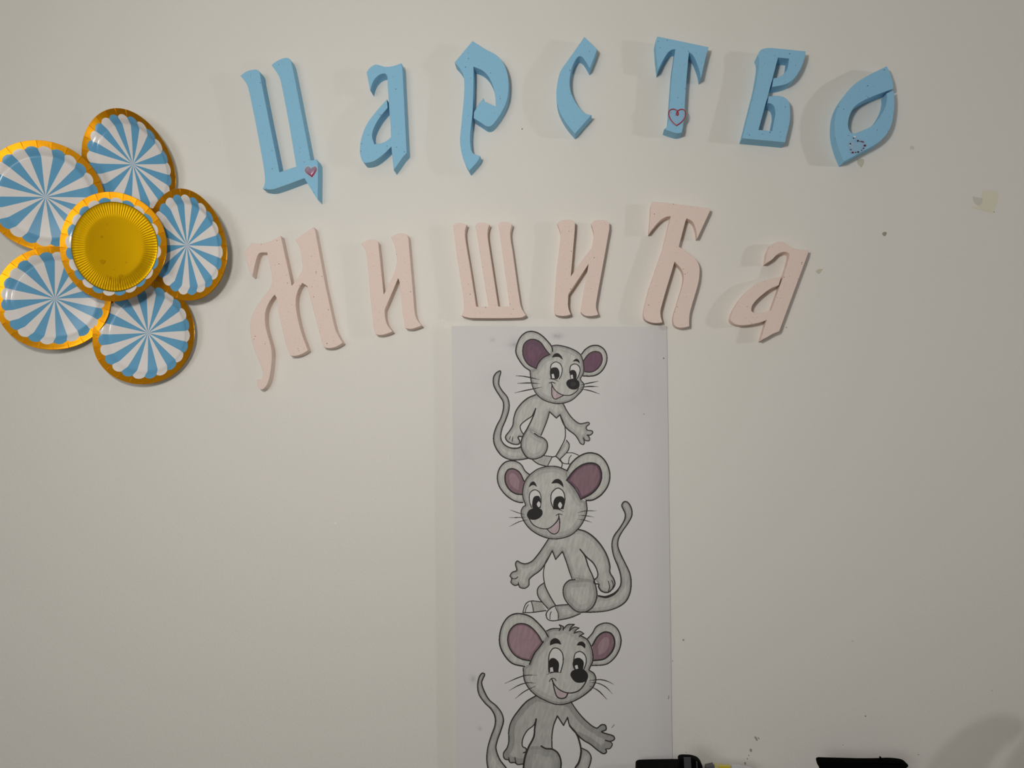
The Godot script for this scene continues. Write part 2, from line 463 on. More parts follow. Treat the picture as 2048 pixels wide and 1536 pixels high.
	for e in [
		["largest pink foam letter М with a long curled leg, next to the plates",
			[-673.1,465.5,0, -644.5,349.5,0, -627.6,371.1,1, -619.9,389.5,1, -624.3,423.8,1, -629.0,441.0,1, -638.6,454.7,0, -618.0,469.4,1, -595.8,483.8,0, -592.7,477.5,0, -566.8,351.6,0, -545.2,261.0,0, -539.2,242.7,1, -524.5,217.3,0, -538.6,209.1,1, -555.6,205.9,1, -568.5,208.5,0, -585.3,267.1,0, -608.4,348.0,0, -620.1,355.3,0, -629.8,338.5,1, -634.5,313.0,1, -630.0,279.0,1, -619.1,239.4,1, -604.0,201.3,0, -615.4,194.4,1, -629.6,189.5,1, -643.9,189.1,0, -656.0,217.3,0, -671.9,282.4,0, -680.1,323.7,0, -684.5,329.4,0, -695.8,314.0,1, -704.5,291.4,1, -704.7,263.0,1, -698.3,237.5,1, -689.8,209.2,1, -687.6,189.5,1, -689.2,158.6,1, -695.7,127.9,1, -706.9,114.0,1, -716.5,118.2,1, -720.9,135.9,0, -708.9,136.9,0, -706.9,150.4,1, -715.6,175.7,1, -731.0,212.5,1, -739.8,252.1,1, -735.1,283.3,1, -716.2,317.1,1, -696.4,342.4,1, -691.1,362.3,1, -693.0,382.3,1, -704.3,427.5,0, -723.2,425.3,1, -731.4,403.1,1, -737.3,371.7,0, -744.1,386.1,1, -751.1,406.3,1, -754.7,432.3,1, -740.5,449.8,0, -719.4,448.8,1, -699.0,452.6,1]],
		["pink foam letter и leaning back, right after the large curled letter",
			[-484.3,441.8,0, -472.8,449.3,1, -460.3,451.7,1, -450.8,450.5,1, -445.5,444.1,0, -442.0,414.7,0, -431.9,325.6,0, -423.3,341.6,0, -408.1,374.5,1, -402.1,399.4,1, -404.4,420.2,1, -407.7,437.0,1, -416.3,456.0,0, -403.8,463.0,1, -389.2,464.8,1, -378.8,460.3,0, -376.6,453.0,0, -363.9,320.0,0, -360.5,284.9,1, -355.2,268.4,1, -344.7,254.4,0, -354.0,251.0,1, -368.4,247.1,1, -381.8,248.7,0, -387.3,279.1,0, -395.3,351.5,0, -398.6,363.0,0, -428.9,291.1,0, -427.7,273.5,1, -422.3,257.0,1, -410.7,241.8,0, -422.1,237.5,1, -436.5,234.1,1, -449.0,235.7,0, -453.4,251.2,0, -460.5,311.2,0, -470.1,402.8,0, -473.5,423.8,1, -477.9,434.3,1]],
		["pink foam letter ш with three parallel stems on one base",
			[-275.1,480.1,0, -270.0,485.2,1, -257.1,485.3,1, -244.2,481.2,0, -247.8,468.4,1, -247.7,451.7,1, -244.9,433.1,1, -234.6,372.1,0, -222.4,295.3,0, -194.6,294.6,0, -224.0,477.1,0, -220.3,483.5,1, -205.7,485.0,1, -193.2,480.0,0, -196.8,467.2,1, -197.2,452.4,1, -194.9,435.7,1, -173.4,295.2,0, -147.2,294.2,0, -172.7,478.6,0, -169.1,484.1,1, -154.5,485.0,1, -142.3,479.7,0, -146.3,462.3,1, -145.7,445.7,1, -142.6,427.2,0, -125.5,306.3,1, -121.0,289.9,1, -111.5,274.3,0, -123.7,269.0,1, -232.3,269.6,1, -245.1,272.0,1, -255.1,275.4,0, -250.6,286.3,1, -249.8,300.9,1, -253.6,332.0,1, -266.8,415.1,0]],
		["pink foam letter и leaning forward, above the poster after the three-stemmed letter",
			[-42.0,479.1,0, -35.2,484.5,1, -22.6,486.6,1, -10.0,485.7,1, -2.5,480.0,0, -2.9,466.3,0, -13.0,358.9,0, 23.6,409.1,1, 33.5,420.7,0, 37.2,439.8,1, 38.2,456.2,1, 33.0,476.4,0, 40.2,482.6,1, 52.7,484.2,1, 65.2,482.9,1, 72.6,478.2,0, 73.0,464.5,0, 62.7,408.3,0, 42.7,300.1,1, 42.6,287.5,1, 47.1,273.4,0, 36.8,271.0,1, 22.6,270.7,1, 13.7,274.4,1, 8.8,280.8,1, 9.4,289.8,1, 15.9,325.8,0, 27.3,387.2,0, -18.0,320.0,0, -18.9,297.4,1, -17.3,286.6,1, -12.9,274.8,0, -23.6,271.9,1, -37.9,272.1,1, -46.8,275.3,1, -49.5,283.4,1, -49.5,290.7,1, -43.7,374.0,0, -35.0,446.9,1, -36.2,461.6,1]],
		["pink foam letter ћ with a wide flat top at the poster's top corner",
			[166.4,522.9,0, 202.3,518.6,0, 291.5,504.3,0, 290.3,496.3,0, 262.7,439.1,0, 259.9,459.1,1, 253.3,475.5,1, 240.8,483.4,0, 237.5,474.8,0, 223.0,420.9,0, 242.7,407.5,1, 259.2,392.0,1, 266.2,376.8,1, 266.6,361.8,1, 263.5,340.3,1, 244.7,276.4,1, 242.8,261.5,1, 242.5,245.5,0, 227.5,242.5,1, 217.1,243.7,1, 209.9,250.2,1, 208.7,266.2,1, 220.1,304.6,1, 230.7,340.9,1, 231.9,358.1,1, 227.5,371.1,1, 213.5,388.0,0, 182.2,283.7,1, 181.9,268.7,1, 185.3,254.8,0, 171.3,253.5,1, 156.6,256.2,1, 147.2,263.2,1, 144.7,277.8,1, 157.6,331.4,0, 188.2,417.3,0, 206.5,489.0,0, 195.5,487.1,1, 180.6,477.3,1, 158.5,451.6,0, 161.6,483.2,0, 163.7,513.7,0]],
		["pink foam letter а with a pointed tail, last of the lower word",
			[417.7,420.2,0, 429.0,425.3,1, 441.1,427.3,1, 451.2,423.0,1, 463.0,413.8,1, 479.9,409.0,1, 497.8,407.7,0, 495.8,398.0,0, 432.0,232.1,0, 419.1,227.0,1, 405.3,219.2,1, 392.4,212.3,0, 406.5,257.0,0, 392.4,251.9,1, 371.8,247.8,1, 351.2,246.3,1, 337.6,250.0,1, 330.0,258.9,1, 332.8,271.3,1, 341.8,288.9,1, 359.5,313.5,1, 384.0,334.4,1, 411.7,344.6,1, 439.7,351.1,0, 433.2,331.8,0, 416.3,325.0,1, 395.4,309.3,1, 381.4,295.4,1, 375.2,284.9,1, 375.8,276.0,1, 387.7,271.9,1, 401.5,273.9,1, 416.1,278.1,0, 443.4,350.2,0, 457.4,397.0,1, 454.1,402.4,1, 443.9,404.1,1, 431.8,399.3,1, 421.3,388.8,1, 406.7,379.9,0, 410.5,403.3,0]],
	]:
		tag(cut_piece("foam_letter", e[1], 0.0, PINK_T, 0.0005, pink, self), e[0], "letter", g)

func stickers() -> void:
	# puffy gradient heart on the first letter
	var pts := outline([-601.4,615.2,0, -605.1,621.3,1, -610.6,622.0,1, -616.5,614.3,1, -613.0,607.4,1, -598.3,596.0,0, -589.8,608.0,1, -587.2,616.1,1, -591.4,622.0,1, -597.7,620.0,1], true, 6)
	var c := centre(pts)
	var heart := thing("heart_sticker", Vector3(c.x, EYE + c.y, BLUE_T + 0.0003), "small puffy pink heart sticker on the foot of the letter Ц", "sticker")
	var st := begin()
	st.set_smooth_group(0)
	var q := shifted(pts, c)
	var n := q.size()
	for r in 5:
		for i in n:
			var j := (i + 1) % n
			var four := []
			for e in [[r, i], [r + 1, i], [r + 1, j], [r, j]]:
				var s: float = 1.0 - e[0] / 5.0
				var v: Vector2 = q[e[1]] * s
				four.append(Vector3(v.x, v.y, 0.0003 + 0.004 * sqrt(maxf(0, 1 - s * s))))
			for k in [0, 1, 2, 0, 2, 3]:
				var p: Vector3 = four[k]
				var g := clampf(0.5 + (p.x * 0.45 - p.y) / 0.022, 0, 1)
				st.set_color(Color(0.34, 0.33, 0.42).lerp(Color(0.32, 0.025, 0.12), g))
				st.add_vertex(p)
	var gm := paint(Color.WHITE, 0.25)
	gm.vertex_color_use_as_albedo = true
	gm.clearcoat_enabled = true
	gm.cull_mode = BaseMaterial3D.CULL_DISABLED
	put("dome", done(st), gm, heart)
	var rim := slab(inset(q, -0.0012), 0.0, 0.0004, 0.0001)
	put("sticker_edge", rim, paint(lin(0.55, 0.6, 0.68), 0.3), heart)

	# clear sticker with a red line heart on the letter т
	var film := paint(Color(0.95, 0.97, 1.0, 0.06), 0.08)
	film.transparency = BaseMaterial3D.TRANSPARENCY_ALPHA
	var line := outline([220.7,688.3,0, 212.6,696.3,1, 206.9,705.1,1, 204.1,715.7,1, 206.6,723.3,1, 214.0,725.9,1, 221.3,722.7,1, 225.0,715.9,1, 223.3,711.2,1, 221.0,714.7,1, 224.0,721.1,1, 231.4,724.7,1, 238.7,722.5,1, 240.9,715.3,1, 238.8,704.9,1, 230.9,695.2,1, 220.7,688.3,0], false, 8)
	c = centre(line)
	var red := thing("outline_heart_sticker", Vector3(c.x, EYE + c.y, BLUE_T + 0.0003), "clear sticker with a red line-drawn heart on the stem of the letter т", "sticker")
	var path := PackedVector3Array()
	for v in line:
		path.append(Vector3(v.x - c.x, v.y - c.y, 0.0009))
	put("red_line", tube(path, 0.0011), paint(lin(0.46, 0.010, 0.035), 0.3), red)
	put("clear_film", slab(shifted(outline([220.7,686.0,0, 211.7,694.0,1, 205.0,704.2,1, 202.3,716.2,1, 205.3,725.6,1, 214.0,728.2,1, 223.7,724.2,1, 231.8,726.9,1, 240.2,724.7,1, 242.9,715.2,1, 240.2,703.9,1, 231.8,693.3,1], true, 6), c), 0.0, 0.0006, 0.0002), film, red)

	# clear sticker with rhinestones on the letter о
	var gp := outline([597.7,651.8,1, 604.9,646.4,1, 615.4,644.3,1, 621.7,638.9,1, 621.3,628.6,1, 616.2,621.0,1, 605.5,614.5,1, 592.5,612.7,1, 587.0,618.5,1, 585.2,631.5,1, 587.6,640.1,1], true, 5)
	c = centre(gp)
	var gems := thing("rhinestone_sticker", Vector3(c.x, EYE + c.y, BLUE_T + 0.0003), "heart-shaped rhinestone sticker at the foot of the letter о", "sticker")
	put("clear_film", slab(shifted(gp, c), 0.0, 0.0005, 0.0002), film, gems)
	var ruby := paint(lin(0.16, 0.008, 0.03), 0.08)
	var garnet := paint(lin(0.05, 0.006, 0.02), 0.08)
	var crystal := paint(lin(0.85, 0.87, 0.9), 0.05)
	var facet := SphereMesh.new()
	facet.radius = 0.0015
	facet.height = 0.0024
	facet.radial_segments = 8
	facet.rings = 3
	for e in [[crystal, Vector3(0.5978, 0.6497, 0.0320), 1.5], [garnet, Vector3(0.5955, 0.6474, 0.0320), 0.8], [garnet, Vector3(0.6042, 0.6412, 0.0320), 1.15], [garnet, Vector3(0.6087, 0.6397, 0.0320), 0.6], [ruby, Vector3(0.6124, 0.6392, 0.0320), 0.9], [ruby, Vector3(0.6155, 0.6381, 0.0320), 0.8],
			[ruby, Vector3(0.6183, 0.6302, 0.0320), 1.45], [ruby, Vector3(0.6152, 0.6243, 0.0320), 0.9], [garnet, Vector3(0.6113, 0.6200, 0.0320), 0.7], [garnet, Vector3(0.6039, 0.6166, 0.0320), 1.15], [garnet, Vector3(0.5987, 0.6156, 0.0320), 0.7], [ruby, Vector3(0.5926, 0.6158, 0.0320), 1.2],
			[ruby, Vector3(0.5890, 0.6223, 0.0320), 0.8], [crystal, Vector3(0.5881, 0.6176, 0.0320), 0.6], [crystal, Vector3(0.5874, 0.6314, 0.0320), 0.9], [garnet, Vector3(0.5883, 0.6352, 0.0320), 0.9], [crystal, Vector3(0.5911, 0.6270, 0.0320), 0.8], [crystal, Vector3(0.5923, 0.6347, 0.0320), 0.6]]:
		var o := put("gem", facet, e[0], gems, Vector3(e[1].x - c.x, e[1].y - c.y, 0.0008))
		o.scale = Vector3.ONE * e[2] * 1.3

# ------------------------------------------------------------------ the poster and its drawing
const PX0 := -0.290          # left and top edge of the sheet that the texture covers, metres from the point in front of the camera
const PY0 := 0.2560
const PPM := 1930.0          # texture pixels per metre
const PW := 964
const PH := 2048
var sheet: Image

func poster_z(x: float, u: float) -> float:
	var z := 0.0165 - 0.004 * u
	if u > 0.90:
		var t := (u - 0.90) / 0.10
		z -= 0.0105 * t * t * (1.6 - 0.6 * t)
	return z + 0.0006 * sin(u * 9.0)

func poster() -> void:
	draw_sheet()
	var m := StandardMaterial3D.new()
	m.albedo_texture = ImageTexture.create_from_image(sheet)
	m.roughness = 0.7
	var st := begin()
	st.set_smooth_group(0)
	var cols := 48
	var rows := 40
	var tl := Vector3(-0.2784, 0.2536, 0.0165)
	var tr := Vector3(0.1969, 0.2497, 0.0020)
	var bl := Vector3(-0.2622, -0.7655, 0.0165)
	var br := Vector3(0.1948, -0.7546, 0.0020)
	var grid := []
	for side in 2:
		var layer := []
		for r in rows + 1:
			var line := []
			var v := float(r) / rows
			for k in cols + 1:
				var u := float(k) / cols
				var a := tl.lerp(bl, v)
				var b := tr.lerp(br, v)
				var p := a.lerp(b, u)
				if r == 0 and u > 0.3 and u < 0.92:
					p.y -= 0.0022
				var z := poster_z(p.x, u) + 0.0007 * sin(v * 14.0 + u * 3.0) * sin(u * PI)
				line.append(Vector3(p.x, p.y, z - 0.0006 * side))
			layer.append(line)
		grid.append(layer)
	var origin := Vector3(tl.x, 0, 0)
	var add := func(p: Vector3) -> void:
		st.set_uv(Vector2((p.x - PX0) * PPM / PW, (PY0 - p.y) * PPM / PH))
		st.add_vertex(Vector3(p.x - origin.x, p.y, p.z))
	for side in 2:
		for r in rows:
			for k in cols:
				var a: Vector3 = grid[side][r][k]
				var b: Vector3 = grid[side][r][k + 1]
				var c: Vector3 = grid[side][r + 1][k + 1]
				var d: Vector3 = grid[side][r + 1][k]
				for p in ([a, b, c, a, c, d] if side == 0 else [a, c, b, a, d, c]):
					add.call(p)
	var o := put("poster", done(st), m, self, Vector3(origin.x, EYE, 0))
	tag(o, "tall white paper poster with three grey cartoon mice drawn one above another", "poster")

func tp(v: Vector2) -> Vector2:
	return Vector2((v.x - PX0) * PPM, (PY0 - v.y) * PPM)

func fill_poly(p: PackedVector2Array, c: Color) -> void:
	var lo := 1e9
	var hi := -1e9
	for v in p:
		lo = minf(lo, v.y)
		hi = maxf(hi, v.y)
	var n := p.size()
	for y in range(maxi(0, int(lo)), mini(PH - 1, int(hi) + 1) + 1):
		var yy := y + 0.5
		var xs := []
		for i in n:
			var a := p[i]
			var b := p[(i + 1) % n]
			if (a.y <= yy) != (b.y <= yy):
				xs.append(a.x + (yy - a.y) / (b.y - a.y) * (b.x - a.x))
		xs.sort()
		for i in range(0, xs.size() - 1, 2):
			var x0 := int(round(xs[i]))
			var x1 := int(round(xs[i + 1]))
			if x1 > x0:
				sheet.fill_rect(Rect2i(x0, y, x1 - x0, 1), c)

func poly(pts: Array) -> PackedVector2Array:
	var out := PackedVector2Array()
	for v in outline(pts, true, 8):
		out.append(tp(v))
	return out

func flat(c: Color, pts: Array) -> void:
	fill_poly(poly(pts), c)

# marker fill: dark along the edge, paler towards the middle
func shaded(pts: Array, edge: Color, mid: Color, pale: Color, w := 7.0) -> void:
	var p := poly(pts)
	fill_poly(p, edge)
	for q in Geometry2D.offset_polygon(p, -w):
		fill_poly(q, mid)
	for q in Geometry2D.offset_polygon(p, -w * 2.6):
		fill_poly(q, pale)

func ink(w: float, pts: Array, taper := false, closed := false) -> void:
	var p := outline(pts, closed, 10)
	if closed:
		p.append(p[0])
	var total := 0.0
	for i in p.size() - 1:
		total += p[i].distance_to(p[i + 1])
	var run := 0.0
	var f := FastNoiseLite.new()
	f.seed = int(absf(pts[0] * 10)) % 1000
	f.frequency = 8.0
	for i in p.size() - 1:
		var a := tp(p[i])
		var b := tp(p[i + 1])
		var l := a.distance_to(b)
		var k := maxi(1, int(l / 0.8))
		for s in k:
			var c := a.lerp(b, float(s) / k)
			var t := (run + p[i].distance_to(p[i + 1]) * s / k)
			var r := 1.12 * w * (1.0 + 0.22 * f.get_noise_1d(t))
			if taper:
				r *= clampf(1.25 - 1.0 * absf(t / total * 2.0 - 1.0), 0.35, 1.0)
			dot(c, r)
		run += p[i].distance_to(p[i + 1])

var pen := Color(0.17, 0.155, 0.15)

func dot(c: Vector2, r: float) -> void:
	for y in range(int(floor(c.y - r)), int(ceil(c.y + r)) + 1):
		var dy := y + 0.5 - c.y
		var h := r * r - dy * dy
		if h > 0:
			h = sqrt(h)
			var x0 := int(round(c.x - h))
			var x1 := int(round(c.x + h))
			if x1 > x0 and y >= 0 and y < PH:
				sheet.fill_rect(Rect2i(x0, y, x1 - x0, 1), pen)

func smudge(at: Vector3, rx: float, ry: float, c: Color, k: float) -> void:
	var p := tp(Vector2(at.x, at.y))
	for y in range(maxi(0, int(p.y - ry)), mini(PH, int(p.y + ry))):
		for x in range(maxi(0, int(p.x - rx)), mini(PW, int(p.x + rx))):
			var d := Vector2((x - p.x) / rx, (y - p.y) / ry).length()
			if d < 1:
				sheet.set_pixel(x, y, sheet.get_pixel(x, y).lerp(c, k * (1 - d) * (1 - d)))

func draw_sheet() -> void:
	sheet = Image.create(PW, PH, false, Image.FORMAT_RGB8)
	var paper := Color(0.868, 0.856, 0.852)
	sheet.fill(paper)
	var gr := Color(0.715, 0.71, 0.695)
	var dk := Color(0.62, 0.615, 0.605)
	var lt := Color(0.775, 0.77, 0.75)
	var white := Color(0.865, 0.857, 0.848)
	var plum := Color(0.42, 0.31, 0.375)
	var plum2 := Color(0.46, 0.33, 0.41)
	var mauve := Color(0.54, 0.43, 0.47)
	var mauve2 := Color(0.64, 0.53, 0.57)
	var tongue := Color(0.76, 0.685, 0.70)
	var black := Color(0.12, 0.115, 0.115)
	for e in [[Vector3(-0.1366, 0.2120, 0.0140), 26, 30, 0.25], [Vector3(-0.0425, 0.2287, 0.0140), 24, 12, 0.45], [Vector3(-0.1867, 0.2214, 0.0140), 10, 8, 0.3], [Vector3(-0.1299, 0.2097, 0.0140), 50, 8, 0.25], [Vector3(-0.2276, -0.5127, 0.0140), 14, 18, 0.35],
			[Vector3(-0.2121, -0.6158, 0.0140), 9, 9, 0.3], [Vector3(-0.1698, 0.1322, 0.0140), 90, 60, 0.10], [Vector3(0.1471, 0.1302, 0.0140), 30, 180, 0.08], [Vector3(0.1250, 0.0867, 0.0140), 70, 90, 0.07], [Vector3(-0.2472, -0.0220, 0.0140), 50, 120, 0.07]]:
		smudge(e[0], e[1] * 2.0, e[2] * 2.0, Color(0.55, 0.54, 0.56), e[3])
	# ---------------- upper mouse
	shaded([-169.2,152.3,0, -178.5,147.3,1, -183.9,137.6,1, -183.9,122.5,1, -178.4,109.5,1, -168.7,94.3,1, -162.6,83.5,1, -162.2,68.4,1, -167.5,49.1,1, -177.2,29.8,1, -183.3,10.5,1, -182.6,-6.7,1, -176.1,-21.6,1, -164.2,-35.5,1, -147.0,-42.9,1, -127.7,-42.9,1, -108.4,-39.7,0, -123.4,-15.2,0, -132.0,-17.3,1, -147.0,-16.3,1, -161.0,-8.8,1, -167.5,4.0,1, -165.4,23.3,1, -156.7,44.7,1, -150.3,64.1,1, -149.2,79.1,1, -153.5,94.2,1, -165.4,109.4,1, -172.0,122.4,1, -170.9,137.5,1, -167.6,148.3,1], dk, gr, lt)
	shaded([-91.0,99.3,0, -108.2,91.9,1, -123.3,79.0,1, -134.1,64.0,1, -139.5,46.9,1, -141.7,31.8,1, -149.2,19.0,1, -157.4,7.2,1, -154.6,-1.3,1, -144.9,-7.7,1, -134.1,-9.9,1, -127.7,-8.4,1, -125.5,-2.4,0, -128.8,5.1,0, -119.1,7.2,0, -118.0,10.4,0, -108.3,25.4,0, -80.5,8.3,0, -73.0,25.3,0, -60.7,61.6,0, -45.8,47.7,0, -37.6,55.2,0, -33.4,44.5,1, -27.1,29.5,1, -18.6,21.0,1, -6.0,11.4,1, 0.4,2.9,1, 6.6,-7.7,1, 13.0,-9.8,1, 15.1,-4.5,1, 13.1,5.0,0, 16.2,-1.3,1, 24.7,-1.9,1, 26.8,2.9,1, 22.6,10.3,0, 26.9,10.3,1, 33.3,15.6,1, 31.2,19.9,1, 20.6,22.0,0, 19.6,28.4,1, 26.0,34.8,1, 23.9,38.6,1, 15.4,36.9,1, 4.8,35.9,1, -10.0,46.5,1, -22.7,63.7,1, -31.1,80.8,0], dk, gr, lt, 6.0)
	flat(paper, [-95.4,60.7,0, -99.7,52.1,1, -110.5,44.6,1, -121.2,36.1,1, -125.1,29.7,1, -123.4,21.1,1, -119.1,13.6,0, -112.6,21.1,1, -100.8,42.5,1])
	shaded([-94.4,14.7,0, -84.8,8.3,1, -74.1,4.0,1, -66.7,-4.5,1, -65.7,-17.3,1, -72.1,-31.1,1, -82.8,-38.5,1, -97.7,-41.8,1, -110.6,-37.5,1, -119.1,-25.8,1, -123.4,-13.1,1, -122.3,-0.3,1, -118.0,10.4,1, -108.3,25.4,1], dk, gr, lt, 9.0)
	flat(white, [-60.7,61.6,0, -45.8,47.7,0, -37.6,55.2,0, -35.5,48.7,1, -28.2,31.7,1, -26.1,16.8,1, -27.7,1.9,1, -35.8,-15.1,1, -47.6,-35.3,0, -72.1,-32.2,0, -65.7,-17.3,1, -67.7,-3.4,1, -79.5,9.3,0, -73.0,25.3,1, -65.5,44.5,1])
	shaded([-24.1,-0.3,0, -17.8,-9.8,1, -21.0,-23.6,1, -38.1,-41.6,1, -47.6,-35.3,0, -33.7,-15.1,1], dk, gr, lt, 4.0)
	flat(gr, [-97.8,-43.9,0, -84.9,-41.7,1, -74.2,-34.3,0, -54.0,-36.8,0, -65.8,-57.6,0, -85.0,-52.4,1])
	flat(white, [-54.0,-37.0,0, -48.7,-35.9,1, -38.1,-44.8,1, -33.9,-51.2,1, -35.0,-59.6,0, -64.7,-57.6,0])
	flat(white, [-21.0,-27.8,0, 2.3,-33.1,0, -15.9,-52.2,0, -31.8,-50.1,0, -36.0,-41.6,0])
	ink(1.6, [-74.2,-33.9,0, -55.1,-36.4,0, -65.8,-57.6,0], false)
	ink(1.9, [-97.8,-43.9,0, -85.0,-52.4,1, -65.8,-57.6,0])
	ink(1.9, [-54.0,-37.0,0, -47.6,-35.9,1, -38.1,-44.8,1, -33.5,-51.2,1, -35.0,-59.6,0])
	ink(1.6, [-23.2,-27.8,0, -10.4,-28.2,1, 2.3,-33.1,0])
	ink(1.6, [-38.1,-41.6,0, -31.8,-50.1,1, -14.8,-52.2,0])
	ink(1.4, [-13.6,-33.1,0, -17.9,-39.5,1, -20.1,-51.1,0])
	ink(1.7, [-24.1,-0.3,0, -17.8,-9.8,1, -21.0,-23.6,1, -38.1,-41.6,0])
	shaded([-90.9,156.4,0, -103.4,152.2,0, -116.8,162.0,1, -128.6,178.4,1, -134.5,193.6,1, -131.9,211.0,1, -123.2,228.3,1, -110.2,238.0,1, -95.0,238.9,1, -79.9,232.2,1, -64.9,217.9,1, -55.2,204.8,1, -53.1,193.9,0, -62.9,177.8,0], dk, gr, lt, 4.0)
	shaded([7.9,187.9,0, 18.7,198.6,1, 31.5,206.0,1, 46.4,206.5,1, 59.1,198.2,1, 65.4,183.1,1, 63.1,165.9,1, 52.3,148.9,1, 37.4,140.4,1, 12.9,139.5,0], dk, gr, lt, 4.0)
	shaded([-55.2,206.9,0, -43.4,208.3,1, -24.1,204.4,1, -7.0,197.8,1, 5.8,189.0,1, 11.1,179.3,1, 14.2,164.2,1, 14.0,147.0,1, 7.6,134.2,1, 8.6,129.9,0, 14.9,121.3,1, 11.7,110.6,1, 3.1,99.9,1, -11.9,87.1,1, -29.0,80.8,1, -46.1,79.8,1, -65.3,84.1,1, -82.4,93.9,1, -94.2,109.0,1, -100.6,128.4,1, -103.4,152.2,0, -90.9,156.4,0, -84.4,169.3,1, -73.6,181.1,1, -58.5,187.5,0], dk, gr, lt, 9.0)
	shaded([-90.9,157.5,0, -106.0,165.2,1, -115.7,178.3,1, -119.3,193.5,1, -116.7,210.8,1, -105.9,220.5,1, -92.9,221.4,1, -80.0,214.8,1, -69.2,199.5,1, -59.6,187.5,0, -73.6,180.1,1, -84.4,169.3,1], plum, plum, plum2, 8.0)
	shaded([14.2,173.9,0, 25.0,187.8,1, 37.8,193.7,1, 50.6,190.8,1, 55.1,178.9,1, 52.5,166.0,1, 41.8,153.2,1, 29.0,148.0,1, 16.2,149.1,0, 14.1,162.0,0], plum, plum2, plum2, 6.0)
	flat(white, [-58.2,151.8,1, -56.5,164.8,1, -46.8,171.2,1, -37.1,166.8,1, -32.5,156.0,1, -35.1,140.9,1, -39.4,133.4,0, -58.3,134.6,0])
	flat(white, [-16.2,149.4,1, -13.6,162.3,1, -4.0,166.5,1, 4.5,161.0,1, 6.6,151.4,1, 2.3,138.5,1, -1.0,133.1,0, -14.8,134.3,0])
	flat(black, [-59.1,152.9,1, -53.3,158.7,1, -43.6,158.2,1, -38.9,149.5,1, -39.4,138.8,1, -43.7,132.8,0, -58.3,134.6,0])
	flat(black, [-15.8,149.4,1, -11.5,153.2,1, -4.1,151.4,1, -0.9,142.8,1, -2.0,133.2,0, -14.8,134.3,0])
	flat(white, [-55.9,144.3,0, -51.4,145.3,0, -48.8,135.4,0, -54.9,135.0,0])
	flat(white, [-14.2,141.8,0, -9.9,143.3,0, -8.2,134.3,0, -13.1,133.9,0])
	flat(black, [-55.3,181.0,0, -49.9,188.5,1, -42.4,190.6,1, -34.9,185.1,1, -30.7,175.8,0, -41.4,182.4,1])
	flat(black, [-9.7,171.9,0, -1.8,177.9,1, 3.6,175.0,1, 6.7,167.5,0, -0.7,172.1,1])
	flat(tongue, [-54.9,120.6,0, -55.6,104.5,1, -53.5,93.7,1, -48.2,89.4,1, -39.6,92.6,1, -28.9,97.9,0, -41.7,103.3,1, -51.3,113.1,1])
	flat(black, [-23.7,122.6,1, -21.3,130.1,1, -11.6,133.9,1, -2.0,133.2,1, 5.0,125.6,1, 3.6,114.9,1, -5.4,110.2,1, -17.1,112.9,1])
	flat(Color(0.21, 0.205, 0.20), [-14.9,123.6,1, -11.7,127.4,1, -4.2,126.7,1, -2.1,121.4,1, -7.5,117.1,1, -13.9,118.2,1])
	ink(1.8, [-58.2,151.8,1, -56.5,164.8,1, -46.8,171.2,1, -37.1,166.8,1, -32.5,156.0,1, -35.1,140.9,1, -39.4,133.4,0])
	ink(1.8, [-16.3,147.2,1, -13.6,162.3,1, -4.0,166.5,1, 4.5,161.0,1, 6.6,151.4,1, 2.3,138.5,1, -1.0,133.1,0])
	ink(1.5, [-63.0,134.0,0, -50.1,132.8,1, -39.9,128.0,0], true)
	ink(1.8, [-56.6,124.9,0, -51.3,113.1,1, -41.7,103.3,1, -28.9,97.9,1, -14.0,98.3,1, -2.2,105.3,1, 3.2,112.7,0])
	ink(1.6, [-60.9,124.9,0, -54.5,126.6,1, -48.0,123.8,0])
	ink(1.9, [-54.9,121.7,0, -56.0,104.5,1, -53.5,93.7,1, -48.2,89.4,1, -39.6,92.6,1, -28.9,97.9,0])
	for w in [[-134.1,141.0,0, -116.8,139.8,1, -82.8,132.6,0], [-130.8,124.3,0, -106.0,125.2,1, -81.9,123.4,0], [-137.3,103.4,0, -116.8,108.0,1, -77.7,115.8,0], [6.4,120.2,0, 26.7,124.4,1, 46.2,128.1,0], [6.4,114.9,0, 26.6,116.9,1, 47.0,116.3,0], [4.9,111.7,0, 26.5,107.9,1, 49.0,100.1,0]]:
		ink(2.0, w, true)
	ink(1.9, [-55.2,206.9,0, -43.4,208.3,1, -24.1,204.4,1, -7.0,197.8,1, 5.8,189.0,1, 11.1,179.3,1, 14.2,164.2,1, 14.0,147.0,1, 7.6,134.2,1, 8.6,129.9,1, 14.9,121.3,1, 11.7,110.6,1, 3.1,99.9,1, -11.9,87.1,1, -29.0,80.8,1, -46.1,79.8,1, -65.3,84.1,1, -82.4,93.9,1, -94.2,109.0,1, -100.6,128.4,1, -103.4,152.2,0])
	ink(2.2, [-103.4,152.2,0, -116.8,162.0,1, -128.6,178.4,1, -134.5,193.6,1, -131.9,211.0,1, -123.2,228.3,1, -110.2,238.0,1, -95.0,238.9,1, -79.9,232.2,1, -64.9,217.9,1, -55.2,204.8,1, -53.1,193.9,0])
	ink(1.9, [-90.9,157.5,1, -106.0,165.2,1, -115.7,178.3,1, -119.3,193.5,1, -116.7,210.8,1, -105.9,220.5,1, -92.9,221.4,1, -80.0,214.8,1, -69.2,199.5,1, -59.6,187.5,0], false)
	ink(2.0, [-89.8,156.4,0, -84.4,169.3,1, -73.6,181.1,1, -58.5,188.1,0])
	ink(2.2, [10.0,187.9,0, 18.7,198.6,1, 31.5,206.0,1, 46.4,206.5,1, 59.1,198.2,1, 65.4,183.1,1, 63.1,165.9,1, 52.3,148.9,1, 37.4,140.4,1, 12.9,139.5,0])
